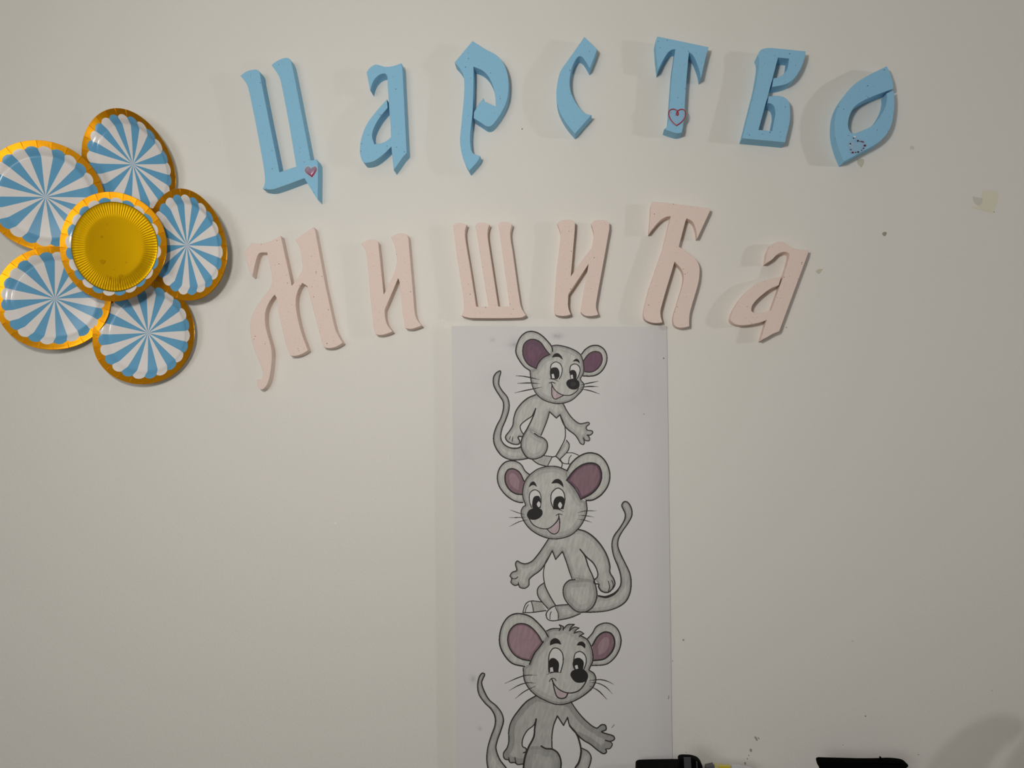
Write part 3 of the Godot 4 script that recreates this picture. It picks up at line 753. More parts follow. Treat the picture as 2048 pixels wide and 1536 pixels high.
	ink(1.6, [14.2,173.9,0, 25.0,187.8,1, 37.8,193.7,1, 50.6,190.8,1, 55.1,178.9,1, 52.5,166.0,1, 41.8,153.2,1, 29.0,148.0,1, 16.2,149.1,0])
	ink(2.2, [-108.4,-40.3,0, -127.7,-43.3,1, -147.0,-42.9,1, -164.2,-35.5,1, -176.1,-21.6,1, -182.6,-6.7,1, -183.3,10.5,1, -177.2,29.8,1, -167.5,49.1,1, -162.2,68.4,1, -162.6,83.5,1, -168.7,94.3,1, -178.4,109.5,1, -183.9,122.5,1, -183.9,137.6,1, -178.5,147.3,1, -169.2,152.3,1, -168.1,147.3,1, -170.9,137.5,1, -172.0,122.4,1, -165.4,109.4,1, -153.5,94.2,1, -149.2,79.1,1, -150.3,64.1,1, -156.7,44.7,1, -165.4,23.3,1, -167.5,4.0,1, -161.0,-8.8,1, -147.0,-16.9,1, -132.0,-17.8,1, -124.5,-15.2,0])
	ink(2.2, [-91.0,99.3,0, -108.2,91.9,1, -123.3,79.0,1, -134.1,64.0,1, -139.5,46.9,1, -141.7,31.8,1, -149.2,19.0,1, -157.4,7.2,1, -154.6,-1.3,1, -144.9,-7.7,1, -134.1,-9.9,1, -127.3,-8.4,1, -126.0,-2.4,1, -129.8,5.1,1, -127.7,7.9,1, -119.1,6.6,0])
	ink(1.9, [-91.1,69.2,0, -95.4,59.6,1, -99.7,52.1,1, -110.5,44.6,1, -121.2,36.1,1, -125.1,29.7,1, -123.4,21.1,1, -118.7,13.6,0])
	ink(1.5, [-146.0,9.4,0, -149.6,-0.3,1], true)
	ink(1.5, [-141.0,8.3,0, -143.2,-4.5,0], true)
	ink(2.3, [-91.1,69.2,0, -94.3,57.5,1, -100.8,42.5,1, -108.3,27.5,1, -118.0,10.4,1, -122.3,-0.3,1, -123.4,-13.1,1, -119.1,-25.8,1, -110.6,-37.5,1, -97.7,-41.8,1, -82.8,-38.5,1, -72.1,-31.1,1, -65.7,-17.3,1, -66.7,-4.5,1, -74.1,4.0,1, -84.8,8.3,1, -94.4,14.7,0])
	ink(1.9, [-79.5,10.0,0, -73.0,25.3,1, -65.5,44.5,1, -60.7,61.6,0, -45.8,47.7,0, -37.6,55.2,0, -34.5,44.5,1, -27.1,29.5,1, -18.6,21.0,1, -6.0,11.4,1, 0.4,2.9,1, 6.6,-7.7,1, 13.0,-9.8,1, 15.1,-4.5,1, 12.7,5.0,0])
	ink(1.7, [-37.6,55.2,0, -28.2,31.7,1, -26.1,16.8,1, -27.7,1.9,1, -35.8,-15.1,1, -47.6,-35.3,0])
	ink(1.9, [-30.1,78.6,0, -22.7,63.7,1, -10.0,46.5,1, 4.8,35.9,1, 15.4,36.9,1, 23.9,38.6,1, 26.0,34.8,1, 19.6,28.4,1, 21.0,22.0,1, 31.2,19.9,1, 33.3,15.6,1, 26.9,10.3,1, 20.5,10.8,0])
	ink(1.8, [22.6,10.3,0, 26.8,2.9,1, 24.7,-1.9,1, 16.2,-0.7,1, 12.7,5.0,0])
	# ---------------- middle mouse
	shaded([94.4,-140.2,1, 98.9,-133.0,1, 106.6,-133.7,1, 114.2,-145.2,1, 115.8,-160.6,1, 108.7,-176.0,1, 94.4,-196.7,1, 86.5,-212.1,1, 85.1,-227.4,1, 91.3,-245.2,1, 101.3,-265.5,1, 110.1,-285.7,1, 112.4,-305.9,1, 109.6,-326.2,1, 100.5,-344.1,1, 82.5,-357.0,1, 56.9,-365.1,1, 21.0,-368.3,1, 8.1,-367.3,0, 41.8,-332.4,0, 59.7,-334.2,1, 77.7,-325.5,1, 89.3,-311.4,1, 90.8,-293.6,1, 85.9,-273.3,1, 75.9,-248.0,1, 72.3,-225.0,1, 76.3,-207.1,1, 89.3,-189.0,1, 99.8,-171.0,1, 101.2,-158.1,1, 96.2,-145.3,1], dk, gr, lt)
	shaded([-63.6,-211.1,0, -74.1,-229.3,1, -87.1,-247.5,1, -100.2,-261.8,1, -113.3,-267.1,1, -123.8,-265.4,1, -131.6,-261.4,1, -135.5,-267.4,1, -132.9,-281.5,0, -142.1,-285.5,1, -147.3,-293.3,1, -144.2,-298.4,0, -145.2,-307.4,1, -136.9,-313.7,1, -129.0,-312.2,0, -126.4,-317.3,1, -116.0,-319.7,1, -106.8,-313.2,1, -105.5,-300.4,0, -97.7,-292.5,1, -82.0,-280.8,1, -70.3,-265.2,1, -55.8,-238.8,0, -48.6,-257.2,0, -33.8,-240.4,0, -24.8,-264.6,1, -13.3,-297.7,0, 8.6,-299.9,0, 38.1,-317.3,0, 33.1,-297.0,0, 43.3,-308.3,0, 43.2,-314.6,1, 49.6,-323.4,1, 62.3,-325.8,1, 72.7,-318.0,1, 77.9,-307.7,1, 75.4,-296.4,1, 67.9,-283.8,1, 67.5,-268.5,1, 61.8,-248.2,1, 50.4,-227.8,1, 35.0,-210.1,1, 17.0,-197.4,1, 1.5,-192.4,1], dk, gr, lt, 7.0)
	flat(paper, [17.9,-252.5,0, 24.2,-274.2,1, 33.1,-295.7,1, 40.8,-293.1,1, 40.9,-281.6,1, 32.0,-263.9,1])
	flat(white, [-55.8,-238.8,0, -48.6,-257.2,0, -33.8,-240.4,0, -24.8,-264.6,1, -18.4,-285.0,1, -13.3,-297.7,0, -30.2,-312.0,1, -32.9,-326.0,1, -29.1,-341.3,1, -22.7,-352.6,0, -48.5,-355.6,0, -58.8,-339.2,1, -70.4,-316.4,1, -74.8,-296.0,1, -74.2,-278.1,1, -66.3,-257.5,1])
	shaded([-74.3,-307.6,0, -84.7,-315.4,1, -88.6,-324.4,1, -86.1,-337.1,1, -77.0,-349.7,1, -65.4,-362.3,0, -48.5,-355.6,0, -58.8,-339.2,1, -70.4,-316.4,1], dk, gr, lt, 5.0)
	flat(gr, [-79.6,-347.7,0, -101.7,-346.8,0, -97.8,-370.5,0, -69.3,-366.1,0])
	flat(white, [-101.7,-346.6,0, -113.4,-352.9,1, -119.9,-370.9,0, -97.8,-370.5,0])
	shaded([-22.7,-352.6,0, -48.5,-356.1,0, -43.4,-372.0,1, -43.5,-386.0,0, -17.7,-380.4,1, 4.3,-371.1,0, -7.3,-365.0,0], dk, gr, lt, 6.0)
	flat(white, [-48.5,-356.1,0, -61.5,-362.2,1, -69.3,-372.5,1, -66.7,-383.9,1, -56.4,-387.5,1, -43.5,-386.0,0, -43.4,-372.0,1])
	shaded([-6.9,-299.6,0, -19.8,-301.6,1, -30.2,-312.0,1, -32.9,-326.0,1, -29.1,-341.3,1, -17.5,-356.3,1, -2.1,-367.4,1, 15.9,-367.1,1, 31.3,-355.4,1, 39.2,-335.0,1, 38.1,-317.3,1, 29.2,-299.6,1], dk, gr, lt, 12.0)
	ink(1.7, [-79.6,-347.7,0, -103.0,-346.4,1, -113.4,-352.9,1, -119.9,-370.9,0, -100.4,-370.5,1, -69.3,-366.1,0])
	ink(1.6, [-101.7,-346.3,0, -98.3,-357.8,1, -96.5,-370.0,0])
	ink(1.4, [-107.7,-354.1,0, -112.1,-360.6,1, -114.7,-369.5,0])
	ink(1.8, [-74.3,-307.6,0, -84.7,-315.4,1, -88.6,-324.4,1, -86.1,-337.1,1, -77.0,-349.7,1, -65.4,-362.3,0])
	ink(2.0, [-22.7,-352.6,0, -48.5,-355.6,1, -61.5,-362.2,1, -69.3,-372.5,1, -66.7,-383.9,1, -56.4,-387.5,1, -43.5,-386.0,1, -17.7,-380.4,1, 4.3,-371.1,0])
	ink(1.6, [-49.8,-358.2,0, -43.9,-372.0,1, -43.5,-386.0,0])
	ink(1.5, [-58.9,-368.5,0, -61.0,-374.9,1, -61.1,-383.8,0])
	shaded([-105.1,-75.1,0, -114.4,-67.3,1, -123.6,-52.9,1, -139.4,-45.6,1, -156.7,-47.8,1, -169.9,-61.0,1, -175.2,-79.3,1, -172.5,-97.7,1, -160.6,-115.9,1, -144.7,-128.9,1, -128.9,-135.3,1, -118.4,-136.0,0, -107.8,-110.4,0], dk, gr, lt, 4.0)
	shaded([-23.3,-67.0,0, -13.2,-50.0,1, 5.1,-34.4,1, 26.0,-27.8,1, 46.8,-33.0,1, 62.2,-49.9,1, 69.3,-73.2,1, 65.7,-96.5,1, 51.3,-117.3,1, 33.1,-129.0,1, 17.5,-130.9,0, -3.2,-115.0,0], dk, gr, lt, 4.0)
	flat(gr, [-115.7,-126.1,0, -102.6,-126.0,0, -102.6,-146.8,0, -115.2,-141.7,0])
	flat(gr, [4.5,-125.3,0, 19.6,-133.0,0, 12.2,-145.9,0])
	shaded([-103.8,-75.1,0, -86.7,-63.3,1, -65.7,-57.5,1, -44.7,-58.0,1, -23.3,-66.2,0, -18.7,-86.5,0, 5.8,-129.2,0, 17.5,-133.0,0, 19.4,-151.0,1, 14.6,-169.1,1, 1.5,-189.9,1, -16.7,-205.5,1, -42.7,-213.0,1, -66.2,-211.7,1, -89.7,-202.4,1, -108.0,-188.3,1, -121.1,-167.7,1, -123.1,-154.7,1, -118.4,-144.3,1, -113.7,-141.1,0, -118.9,-126.1,1, -119.7,-110.5,1, -114.4,-89.5,1], dk, gr, lt, 10.0)
	shaded([-117.0,-89.6,0, -126.2,-71.3,1, -139.4,-63.0,1, -151.3,-64.8,1, -158.0,-76.6,1, -156.6,-95.0,1, -147.4,-109.3,1, -134.2,-117.1,1, -119.7,-118.8,0, -119.7,-107.8,1], mauve, mauve, mauve2, 7.0)
	shaded([-22.6,-87.8,0, -8.1,-67.0,1, 10.2,-53.9,1, 31.1,-49.9,1, 45.3,-56.4,1, 51.6,-75.8,1, 46.3,-96.6,1, 30.6,-114.8,1, 6.6,-127.9,0, -3.1,-107.2,1], plum, mauve, mauve, 9.0)
	flat(white, [-105.2,-128.6,1, -103.9,-115.6,1, -93.4,-108.2,1, -82.9,-114.2,1, -79.5,-128.4,1, -81.7,-146.6,0, -100.0,-146.8,0])
	flat(white, [-58.1,-133.5,1, -56.7,-115.3,1, -43.6,-104.3,1, -31.8,-111.3,1, -28.0,-128.1,1, -32.0,-148.9,0, -52.9,-149.0,0])
	flat(black, [-98.7,-135.1,1, -94.7,-123.3,1, -84.2,-122.0,1, -80.3,-133.6,1, -81.7,-147.9,0, -97.4,-148.0,1])
	flat(black, [-53.4,-137.3,1, -47.6,-124.3,1, -34.5,-122.4,1, -28.0,-130.7,1, -32.0,-149.4,0, -50.3,-149.5,1])
	flat(white, [-89.0,-139.4,1, -84.8,-132.9,1, -80.6,-139.4,1, -84.8,-146.1,1])
	flat(white, [-42.9,-141.2,1, -38.5,-134.1,1, -34.1,-141.1,1, -38.5,-148.1,1])
	flat(black, [-106.5,-103.1,0, -102.5,-93.4,1, -96.0,-90.2,1, -91.5,-94.7,1, -88.6,-101.9,0, -97.3,-97.8,1])
	flat(black, [-57.9,-94.5,0, -50.0,-86.1,1, -40.9,-84.8,1, -33.1,-92.3,1, -30.8,-102.7,0, -42.2,-94.4,1])
	flat(tongue, [-67.4,-192.6,0, -58.3,-200.8,1, -49.2,-202.7,1, -41.4,-195.4,1, -39.5,-177.3,1, -41.2,-165.7,0, -53.0,-183.9,1])
	flat(black, [-110.5,-161.1,1, -105.3,-152.0,1, -92.1,-147.2,1, -79.1,-150.5,1, -76.5,-159.6,1, -83.0,-168.7,1, -96.1,-173.2,1, -107.9,-168.9,1])
	ink(1.7, [-100.0,-146.8,0, -104.7,-133.8,1, -103.9,-115.6,1, -93.4,-108.2,1, -82.9,-114.2,1, -79.5,-128.4,1, -81.1,-146.6,0])
	ink(1.8, [-52.4,-149.0,0, -58.1,-133.5,1, -56.7,-115.3,1, -43.6,-104.3,1, -31.8,-111.3,1, -28.0,-128.1,1, -32.0,-148.9,0])
	ink(1.5, [-56.0,-150.3,0, -43.8,-149.5,1, -30.2,-155.3,0], true)
	ink(1.9, [-106.6,-168.9,0, -97.5,-183.0,1, -81.8,-190.7,1, -66.1,-191.8,1, -53.0,-183.9,1, -42.5,-170.9,1, -41.2,-160.6,0])
	ink(1.5, [-47.2,-163.2,0, -41.2,-159.8,1, -33.4,-161.8,0])
	ink(1.8, [-67.4,-192.3,0, -58.3,-200.8,1, -49.2,-202.7,1, -41.4,-195.4,1, -39.5,-177.3,1, -41.2,-164.4,0])
	for w in [[-147.4,-151.8,0, -131.6,-157.4,1, -115.3,-161.9,0], [-149.5,-168.5,0, -131.6,-168.3,1, -112.6,-167.4,0], [-148.7,-187.9,0, -126.3,-176.8,1, -108.5,-172.8,0]]:
		ink(1.4, w, true)
	for w in [[-1.4,-156.9,0, 17.3,-152.9,1, 40.1,-152.7,0], [1.2,-162.8,0, 17.3,-163.4,1, 34.9,-166.1,0], [-1.5,-170.6,0, 14.6,-173.0,1, 30.6,-177.8,0]]:
		ink(1.4, w, true)
	ink(2.0, [-105.1,-75.9,0, -86.7,-63.3,1, -65.7,-57.5,1, -44.7,-58.0,1, -23.3,-66.2,0])
	ink(2.0, [18.0,-132.5,0, 19.4,-151.0,1, 14.6,-169.1,1, 1.5,-189.9,1, -16.7,-205.5,1, -42.7,-213.0,1, -66.2,-211.7,1, -89.7,-202.4,1, -108.0,-188.3,1, -121.1,-167.7,1, -123.1,-154.7,1, -118.4,-144.8,1, -113.7,-141.7,1, -118.9,-126.1,1, -119.7,-110.5,1, -114.4,-89.5,1, -103.8,-75.1,0])
	ink(2.1, [-105.1,-75.1,0, -114.4,-67.3,1, -123.6,-52.9,1, -139.4,-45.6,1, -156.7,-47.8,1, -169.9,-61.0,1, -175.2,-79.3,1, -172.5,-97.7,1, -160.6,-115.9,1, -144.7,-128.9,1, -128.9,-135.3,1, -118.9,-136.0,0])
	ink(2.4, [-117.0,-89.6,1, -126.2,-71.3,1, -139.4,-63.0,1, -151.3,-64.8,1, -158.0,-76.6,1, -156.6,-95.0,1, -147.4,-109.3,1, -134.2,-117.1,1, -119.7,-118.8,0])
	ink(2.6, [-23.3,-67.0,0, -13.2,-50.0,1, 5.1,-34.4,1, 26.0,-27.8,1, 46.8,-33.0,1, 62.2,-49.9,1, 69.3,-73.2,1, 65.7,-96.5,1, 51.3,-117.3,1, 33.1,-129.0,1, 17.5,-130.9,0])
	ink(3.0, [-23.9,-87.3,0, -8.1,-67.0,1, 10.2,-53.9,1, 31.1,-49.9,1, 45.3,-56.4,1, 51.6,-75.8,1, 46.3,-96.6,1, 30.6,-114.8,1, 6.6,-127.9,0])
	ink(2.0, [-23.9,-87.3,0, -10.9,-99.5,1, -1.9,-112.4,1, 6.6,-129.2,0])
	ink(2.2, [8.1,-368.0,0, 21.0,-368.3,1, 56.9,-365.1,1, 82.5,-357.0,1, 100.5,-344.1,1, 109.6,-326.2,1, 112.4,-305.9,1, 110.1,-285.7,1, 101.3,-265.5,1, 91.3,-245.2,1, 85.1,-227.4,1, 86.5,-212.1,1, 94.4,-196.7,1, 108.7,-176.0,1, 115.8,-160.6,1, 114.2,-145.2,1, 106.6,-133.7,1, 98.9,-133.0,1, 94.4,-140.2,1, 97.4,-149.2,1, 101.2,-158.1,1, 99.8,-171.0,1, 89.3,-189.0,1, 76.3,-207.1,1, 72.3,-225.0,1, 75.9,-248.0,1, 85.9,-273.3,1, 90.8,-293.6,1, 89.3,-311.4,1, 77.7,-325.5,1, 59.7,-334.2,1, 41.8,-332.9,0])
	ink(4.6, [43.1,-334.4,0, 59.7,-335.2,1, 77.7,-327.3,1, 85.4,-320.3,0], true)
	ink(2.0, [-63.6,-213.2,0, -74.1,-229.3,1, -87.1,-247.5,1, -100.2,-261.8,1, -113.3,-267.1,1, -123.8,-265.4,1, -131.6,-261.4,1, -135.5,-267.4,1, -132.9,-281.5,1, -142.1,-285.5,1, -147.3,-293.3,1, -143.7,-298.9,1, -145.2,-307.4,1, -136.9,-313.7,1, -129.0,-312.2,1, -126.4,-317.3,1, -116.0,-319.7,1, -106.8,-313.2,1, -105.5,-300.4,1, -97.7,-292.5,1, -82.0,-280.8,1, -70.3,-265.2,1, -55.8,-238.8,0, -48.6,-257.2,0, -33.8,-240.4,0, -24.8,-264.6,1, -18.4,-285.0,1, -13.3,-298.2,0])
	ink(1.5, [-143.7,-298.9,0, -134.2,-298.7,1, -130.3,-294.8,0])
	ink(1.5, [-129.0,-312.2,0, -129.5,-307.1,0])
	ink(1.8, [-62.4,-251.0,0, -70.3,-263.9,1, -74.7,-283.2,1, -74.3,-298.6,1, -70.4,-316.4,1, -58.8,-339.2,1, -48.5,-355.6,0])
	ink(2.3, [0.2,-192.4,0, 17.0,-197.4,1, 35.0,-210.1,1, 50.4,-227.8,1, 61.8,-248.2,1, 67.5,-268.5,1, 67.9,-283.8,1, 75.4,-296.4,1, 77.9,-307.7,1, 72.7,-318.0,1, 62.3,-325.8,1, 49.6,-323.4,1, 43.2,-314.6,1, 43.3,-308.8,1, 34.3,-307.2,1, 33.6,-300.8,1, 40.8,-293.1,1, 40.9,-281.6,1, 32.0,-263.9,1, 17.9,-251.3,1, 3.8,-234.8,0])
	ink(2.1, [3.8,-234.8,0, 14.1,-248.8,1, 21.7,-271.7,1, 31.8,-294.5,1, 38.1,-317.3,1, 39.2,-335.0,1, 31.3,-355.4,1, 15.9,-367.1,1, -2.1,-367.4,1, -17.5,-356.3,1, -29.1,-341.3,1, -32.9,-326.0,1, -30.2,-312.0,1, -19.8,-301.6,1, -6.9,-299.6,0])
	ink(1.5, [63.8,-301.6,0, 66.8,-314.3,1, 63.7,-323.2,0])
	ink(1.5, [71.5,-300.2,0, 74.5,-310.3,1, 72.7,-316.7,0])
	# ---------------- lower mouse
	shaded([-201.6,-502.5,0, -207.3,-500.4,1, -214.2,-509.5,1, -217.1,-527.4,1, -214.1,-545.1,1, -201.4,-562.5,1, -187.6,-575.4,1, -179.6,-590.7,1, -179.6,-608.4,1, -187.5,-630.6,1, -194.3,-652.9,1, -197.0,-674.9,1, -194.2,-698.1,1, -180.5,-731.3,0, -130.6,-729.5,0, -155.6,-695.4,1, -169.2,-678.4,1, -177.2,-656.7,1, -174.9,-641.3,1, -167.0,-619.0,1, -161.3,-599.0,1, -164.8,-583.6,1, -176.2,-568.5,1, -192.2,-555.6,1, -203.8,-536.0,1, -208.4,-520.5,1, -205.0,-509.3,1], dk, gr, lt)
	shaded([-91.9,-544.0,0, -112.3,-557.8,1, -130.6,-578.2,1, -144.2,-598.5,1, -149.9,-618.5,1, -149.9,-640.4,1, -153.3,-653.7,1, -161.3,-666.1,1, -159.0,-676.9,1, -151.0,-680.0,0, -148.8,-684.3,1, -137.4,-685.0,0, -130.6,-688.0,1, -119.3,-686.5,0, -118.2,-696.3,0, -112.6,-728.8,0, -13.8,-725.2,0, -9.1,-692.5,1, -1.2,-679.2,1, 3.4,-657.3,1, -0.9,-630.2,0, 22.5,-641.5,1, 40.2,-655.0,1, 51.3,-660.5,1, 56.9,-656.6,1, 55.9,-651.2,0, 64.8,-648.8,1, 69.3,-639.9,1, 64.9,-634.7,0, 73.8,-630.0,1, 71.7,-623.6,1, 58.4,-619.6,1, 47.2,-615.6,0, 56.2,-611.0,1, 55.2,-602.3,1, 47.4,-601.0,1, 36.1,-608.3,1, 13.9,-593.7,1, -3.9,-574.6,1, -17.3,-555.2,0], Color(0.60, 0.60, 0.595), dk, gr, 9.0)
	flat(paper, [-94.3,-605.8,0, -110.2,-617.2,1, -119.3,-632.9,1, -121.5,-646.1,1, -119.3,-651.5,1, -112.9,-654.6,1, -112.5,-662.2,1, -101.1,-638.9,1, -96.6,-621.2,1])
	flat(white, [-46.3,-585.7,0, -33.3,-605.0,0, -24.7,-588.3,0, -19.8,-605.7,1, -6.5,-620.6,1, 0.2,-637.8,1, 3.4,-657.3,1, -1.2,-679.2,1, -9.1,-692.5,1, -16.0,-725.3,0, -47.4,-726.4,0, -39.3,-684.9,1, -44.8,-663.3,1, -57.8,-652.8,0, -58.2,-631.0,1, -54.7,-606.8,1])
	shaded([5.7,-650.7,0, 17.9,-656.8,1, 24.5,-667.5,1, 22.2,-682.7,1, 13.1,-702.6,1, -11.4,-705.6,0, -1.2,-679.2,1], dk, gr, lt, 6.0)
	shaded([-80.8,-648.7,0, -71.8,-653.3,1, -56.1,-654.9,1, -44.8,-663.3,1, -39.3,-678.3,1, -40.5,-697.9,1, -49.6,-726.5,0, -112.6,-728.8,0, -118.2,-696.3,1, -115.9,-674.4,1, -108.0,-652.3,1], dk, Color(0.66, 0.655, 0.645), gr, 12.0)
	shaded([-66.5,-421.3,0, -72.2,-409.2,1, -87.0,-392.7,1, -102.9,-379.6,1, -121.3,-373.7,1, -139.6,-374.7,1, -153.4,-382.8,1, -164.9,-401.0,1, -170.0,-423.5,1, -168.3,-443.6,1, -158.0,-463.5,1, -141.9,-478.8,1, -116.8,-484.8,0, -94.0,-455.4,0], dk, gr, lt, 4.0)
	shaded([17.3,-425.1,0, 28.7,-412.7,1, 37.8,-398.0,1, 53.6,-390.4,1, 69.4,-391.9,1, 82.8,-402.7,1, 89.7,-422.5,1, 86.8,-442.4,1, 75.4,-462.5,1, 57.4,-476.2,1, 25.9,-479.6,0], dk, gr, lt, 4.0)
	flat(gr, [-121.4,-480.5,0, -96.2,-451.0,0, -94.0,-493.2,0, -116.8,-493.7,0])
	shaded([-68.8,-409.1,0, -57.4,-404.4,1, -41.4,-403.4,0, -38.0,-401.1,0, -41.4,-395.8,0, -32.8,-399.5,0, -28.9,-399.4,1, -23.2,-394.8,1, -9.2,-394.5,0, -16.5,-401.4,0, -9.7,-399.7,1, 1.0,-401.7,0, -7.4,-407.9,0, 2.7,-408.8,1, 11.1,-413.5,0, 4.9,-417.6,0, 17.3,-425.1,1, 25.1,-437.1,1, 29.5,-452.5,1, 29.4,-470.2,1, 22.5,-485.9,0, 21.4,-489.2,0, 31.4,-495.6,1, 35.8,-507.6,1, 30.1,-523.1,1, 16.5,-536.7,1, -3.8,-550.4,1, -26.4,-559.8,1, -48.9,-561.6,1, -71.5,-554.5,1, -91.9,-544.0,1, -107.8,-529.0,1, -116.8,-511.5,1, -119.1,-487.1,0, -105.4,-479.0,0, -96.2,-457.6,1, -78.0,-435.0,0, -66.5,-421.3,0], dk, gr, lt, 10.0)
	shaded([-77.5,-433.8,0, -87.0,-417.3,1, -103.0,-400.9,1, -119.0,-394.5,1, -135.1,-397.0,1, -147.7,-409.6,1, -152.3,-427.6,1, -148.8,-445.5,1, -137.4,-460.8,1, -121.4,-469.4,1, -104.2,-472.3,0, -94.0,-453.1,1], mauve, mauve2, mauve2, 8.0)
	shaded([28.5,-438.2,0, 39.9,-419.1,1, 53.5,-409.5,1, 67.0,-410.8,1, 74.7,-420.6,1, 75.7,-436.0,1, 68.8,-451.6,1, 53.0,-465.3,1, 30.5,-469.1,0, 31.1,-452.5,1], mauve, mauve, mauve2, 8.0)
	flat(white, [-64.5,-479.1,1, -63.2,-459.1,1, -55.3,-446.7,1, -43.9,-446.4,1, -34.9,-456.2,1, -33.8,-474.0,1, -39.6,-495.1,0, -64.5,-495.7,0])
	flat(white, [-11.2,-471.2,1, -7.7,-455.6,1, 2.5,-450.9,1, 12.6,-457.4,1, 15.9,-470.6,1, 11.2,-487.2,0, -9.0,-487.7,0])
	flat(black, [-65.6,-480.3,1, -61.0,-467.9,1, -51.9,-466.2,1, -42.9,-475.3,1, -43.7,-494.6,0, -64.5,-496.2,0])
	flat(black, [-13.3,-476.8,1, -8.9,-466.7,1, 1.3,-464.3,1, 9.8,-471.8,1, 9.0,-488.4,0, -9.0,-488.8,1])
	flat(white, [-61.3,-486.1,0, -55.9,-484.7,0, -54.1,-494.4,0, -61.3,-494.6,0])
	flat(white, [-8.3,-481.1,1, -3.4,-479.4,1, -1.1,-487.8,0, -6.8,-487.9,0])
	flat(black, [-62.0,-439.5,0, -59.7,-429.0,1, -50.6,-423.9,1, -41.6,-428.2,1, -37.1,-437.2,0, -48.4,-435.2,1])
	flat(black, [-4.9,-438.3,0, 0.3,-431.5,1, 8.2,-430.4,1, 14.1,-436.3,1, 13.3,-444.5,0, 5.9,-438.9,1])
	flat(tongue, [-48.1,-526.3,0, -47.7,-542.8,1, -38.7,-548.7,1, -29.7,-545.6,1, -24.0,-538.4,0, -37.5,-534.2,1])
	flat(black, [-17.9,-501.2,1, -14.7,-492.3,1, -3.4,-487.2,1, 10.1,-487.9,1, 19.0,-498.1,1, 16.7,-510.3,1, 5.4,-515.6,1, -8.1,-514.2,1])
	ink(1.9, [-64.1,-495.7,0, -64.5,-479.1,1, -63.2,-459.1,1, -55.2,-446.0,1, -43.9,-445.8,1, -34.9,-456.2,1, -33.6,-473.9,1, -39.1,-495.1,0])
	ink(1.9, [-11.2,-471.2,1, -7.7,-455.6,1, 2.5,-450.9,1, 12.6,-457.4,1, 15.9,-470.6,1, 11.2,-487.2,0])
	ink(1.7, [-68.6,-500.5,0, -53.2,-495.0,1, -36.0,-495.7,0], true)
	ink(1.5, [-63.4,-515.0,0, -58.9,-508.9,1, -52.1,-508.7,1, -48.7,-513.0,0])
	ink(2.1, [-57.8,-510.0,0, -53.7,-519.1,1, -44.3,-529.5,1, -30.7,-536.2,1, -17.2,-537.6,1, -1.4,-532.7,1, 9.9,-521.4,1, 15.6,-511.4,0])
	ink(2.1, [-56.0,-513.2,0, -52.2,-531.9,1, -46.6,-546.1,1, -37.6,-549.6,1, -28.5,-546.7,1, -23.5,-537.7,0])
	for w in [[-158.4,-520.8,0, -130.5,-508.5,1, -112.3,-502.9,1, -89.1,-502.3,0], [-149.3,-535.6,0, -128.3,-524.0,1, -110.0,-518.4,1, -92.3,-519.0,0], [-136.2,-552.3,0, -116.9,-537.0,1, -92.3,-524.8,0], [21.7,-510.6,0, 45.9,-508.4,1, 61.6,-511.7,1, 73.8,-517.6,0], [23.0,-514.5,0, 41.4,-516.2,1, 57.0,-523.5,1, 70.3,-537.0,0], [22.2,-521.8,0, 41.2,-531.6,1, 59.0,-549.1,0]]:
		ink(1.8, w, true)
	ink(2.1, [-68.8,-409.1,0, -57.4,-404.4,1, -40.3,-403.4,0])
	ink(1.9, [-41.9,-407.9,0, -38.0,-401.1,1, -41.4,-395.8,0, -32.8,-399.0,0, -33.3,-407.3,0])
	ink(1.9, [-32.8,-404.6,0, -23.2,-395.3,1, -9.2,-394.5,0, -16.5,-400.7,1, -19.9,-408.1,0, -9.7,-400.1,1, 1.0,-401.7,0, -6.3,-406.7,1, -9.7,-413.0,0, 2.7,-408.8,1, 11.1,-413.5,0, 4.9,-416.5,1, 1.1,-419.9,0])
	ink(2.1, [4.3,-417.6,0, 17.3,-425.1,1, 25.1,-437.1,1, 29.5,-452.5,1, 29.4,-470.2,1, 22.5,-485.9,1, 21.8,-489.2,1, 31.4,-495.6,1, 35.8,-507.6,1, 30.1,-523.1,1, 16.5,-536.7,1, -3.8,-550.4,1, -26.4,-559.8,1, -48.9,-562.0,1, -71.5,-554.5,1, -91.9,-544.0,1, -107.8,-529.0,1, -116.8,-511.5,1, -119.1,-487.1,0])
	ink(2.4, [-65.4,-421.3,0, -72.2,-409.2,1, -87.0,-392.7,1, -102.9,-379.6,1, -121.3,-373.7,1, -139.6,-374.7,1, -153.4,-382.8,1, -164.9,-401.0,1, -170.0,-423.5,1, -168.3,-443.6,1, -158.0,-463.5,1, -141.9,-478.8,1, -115.7,-484.8,0])
	ink(2.3, [-77.5,-433.8,1, -87.0,-417.3,1, -103.0,-400.9,1, -119.0,-394.5,1, -135.1,-397.0,1, -147.7,-409.6,1, -152.3,-427.6,1, -148.8,-445.5,1, -137.4,-460.8,1, -121.4,-469.4,1, -104.2,-472.3,0])
	ink(2.6, [-75.7,-431.6,0, -84.8,-444.0,1, -94.0,-455.4,1, -100.8,-468.9,1, -105.4,-480.1,0])
	ink(2.0, [17.3,-425.1,0, 28.7,-412.7,1, 37.8,-398.0,1, 53.6,-390.4,1, 69.4,-391.9,1, 82.8,-402.7,1, 89.7,-422.5,1, 86.8,-442.4,1, 75.4,-462.5,1, 57.4,-476.2,1, 27.7,-479.6,0])
	ink(2.6, [28.5,-438.2,0, 39.9,-419.1,1, 53.5,-409.5,1, 67.0,-410.8,1, 74.7,-420.6,1, 75.7,-436.0,1, 68.8,-451.6,1, 53.0,-465.3,1, 30.5,-469.1,0])
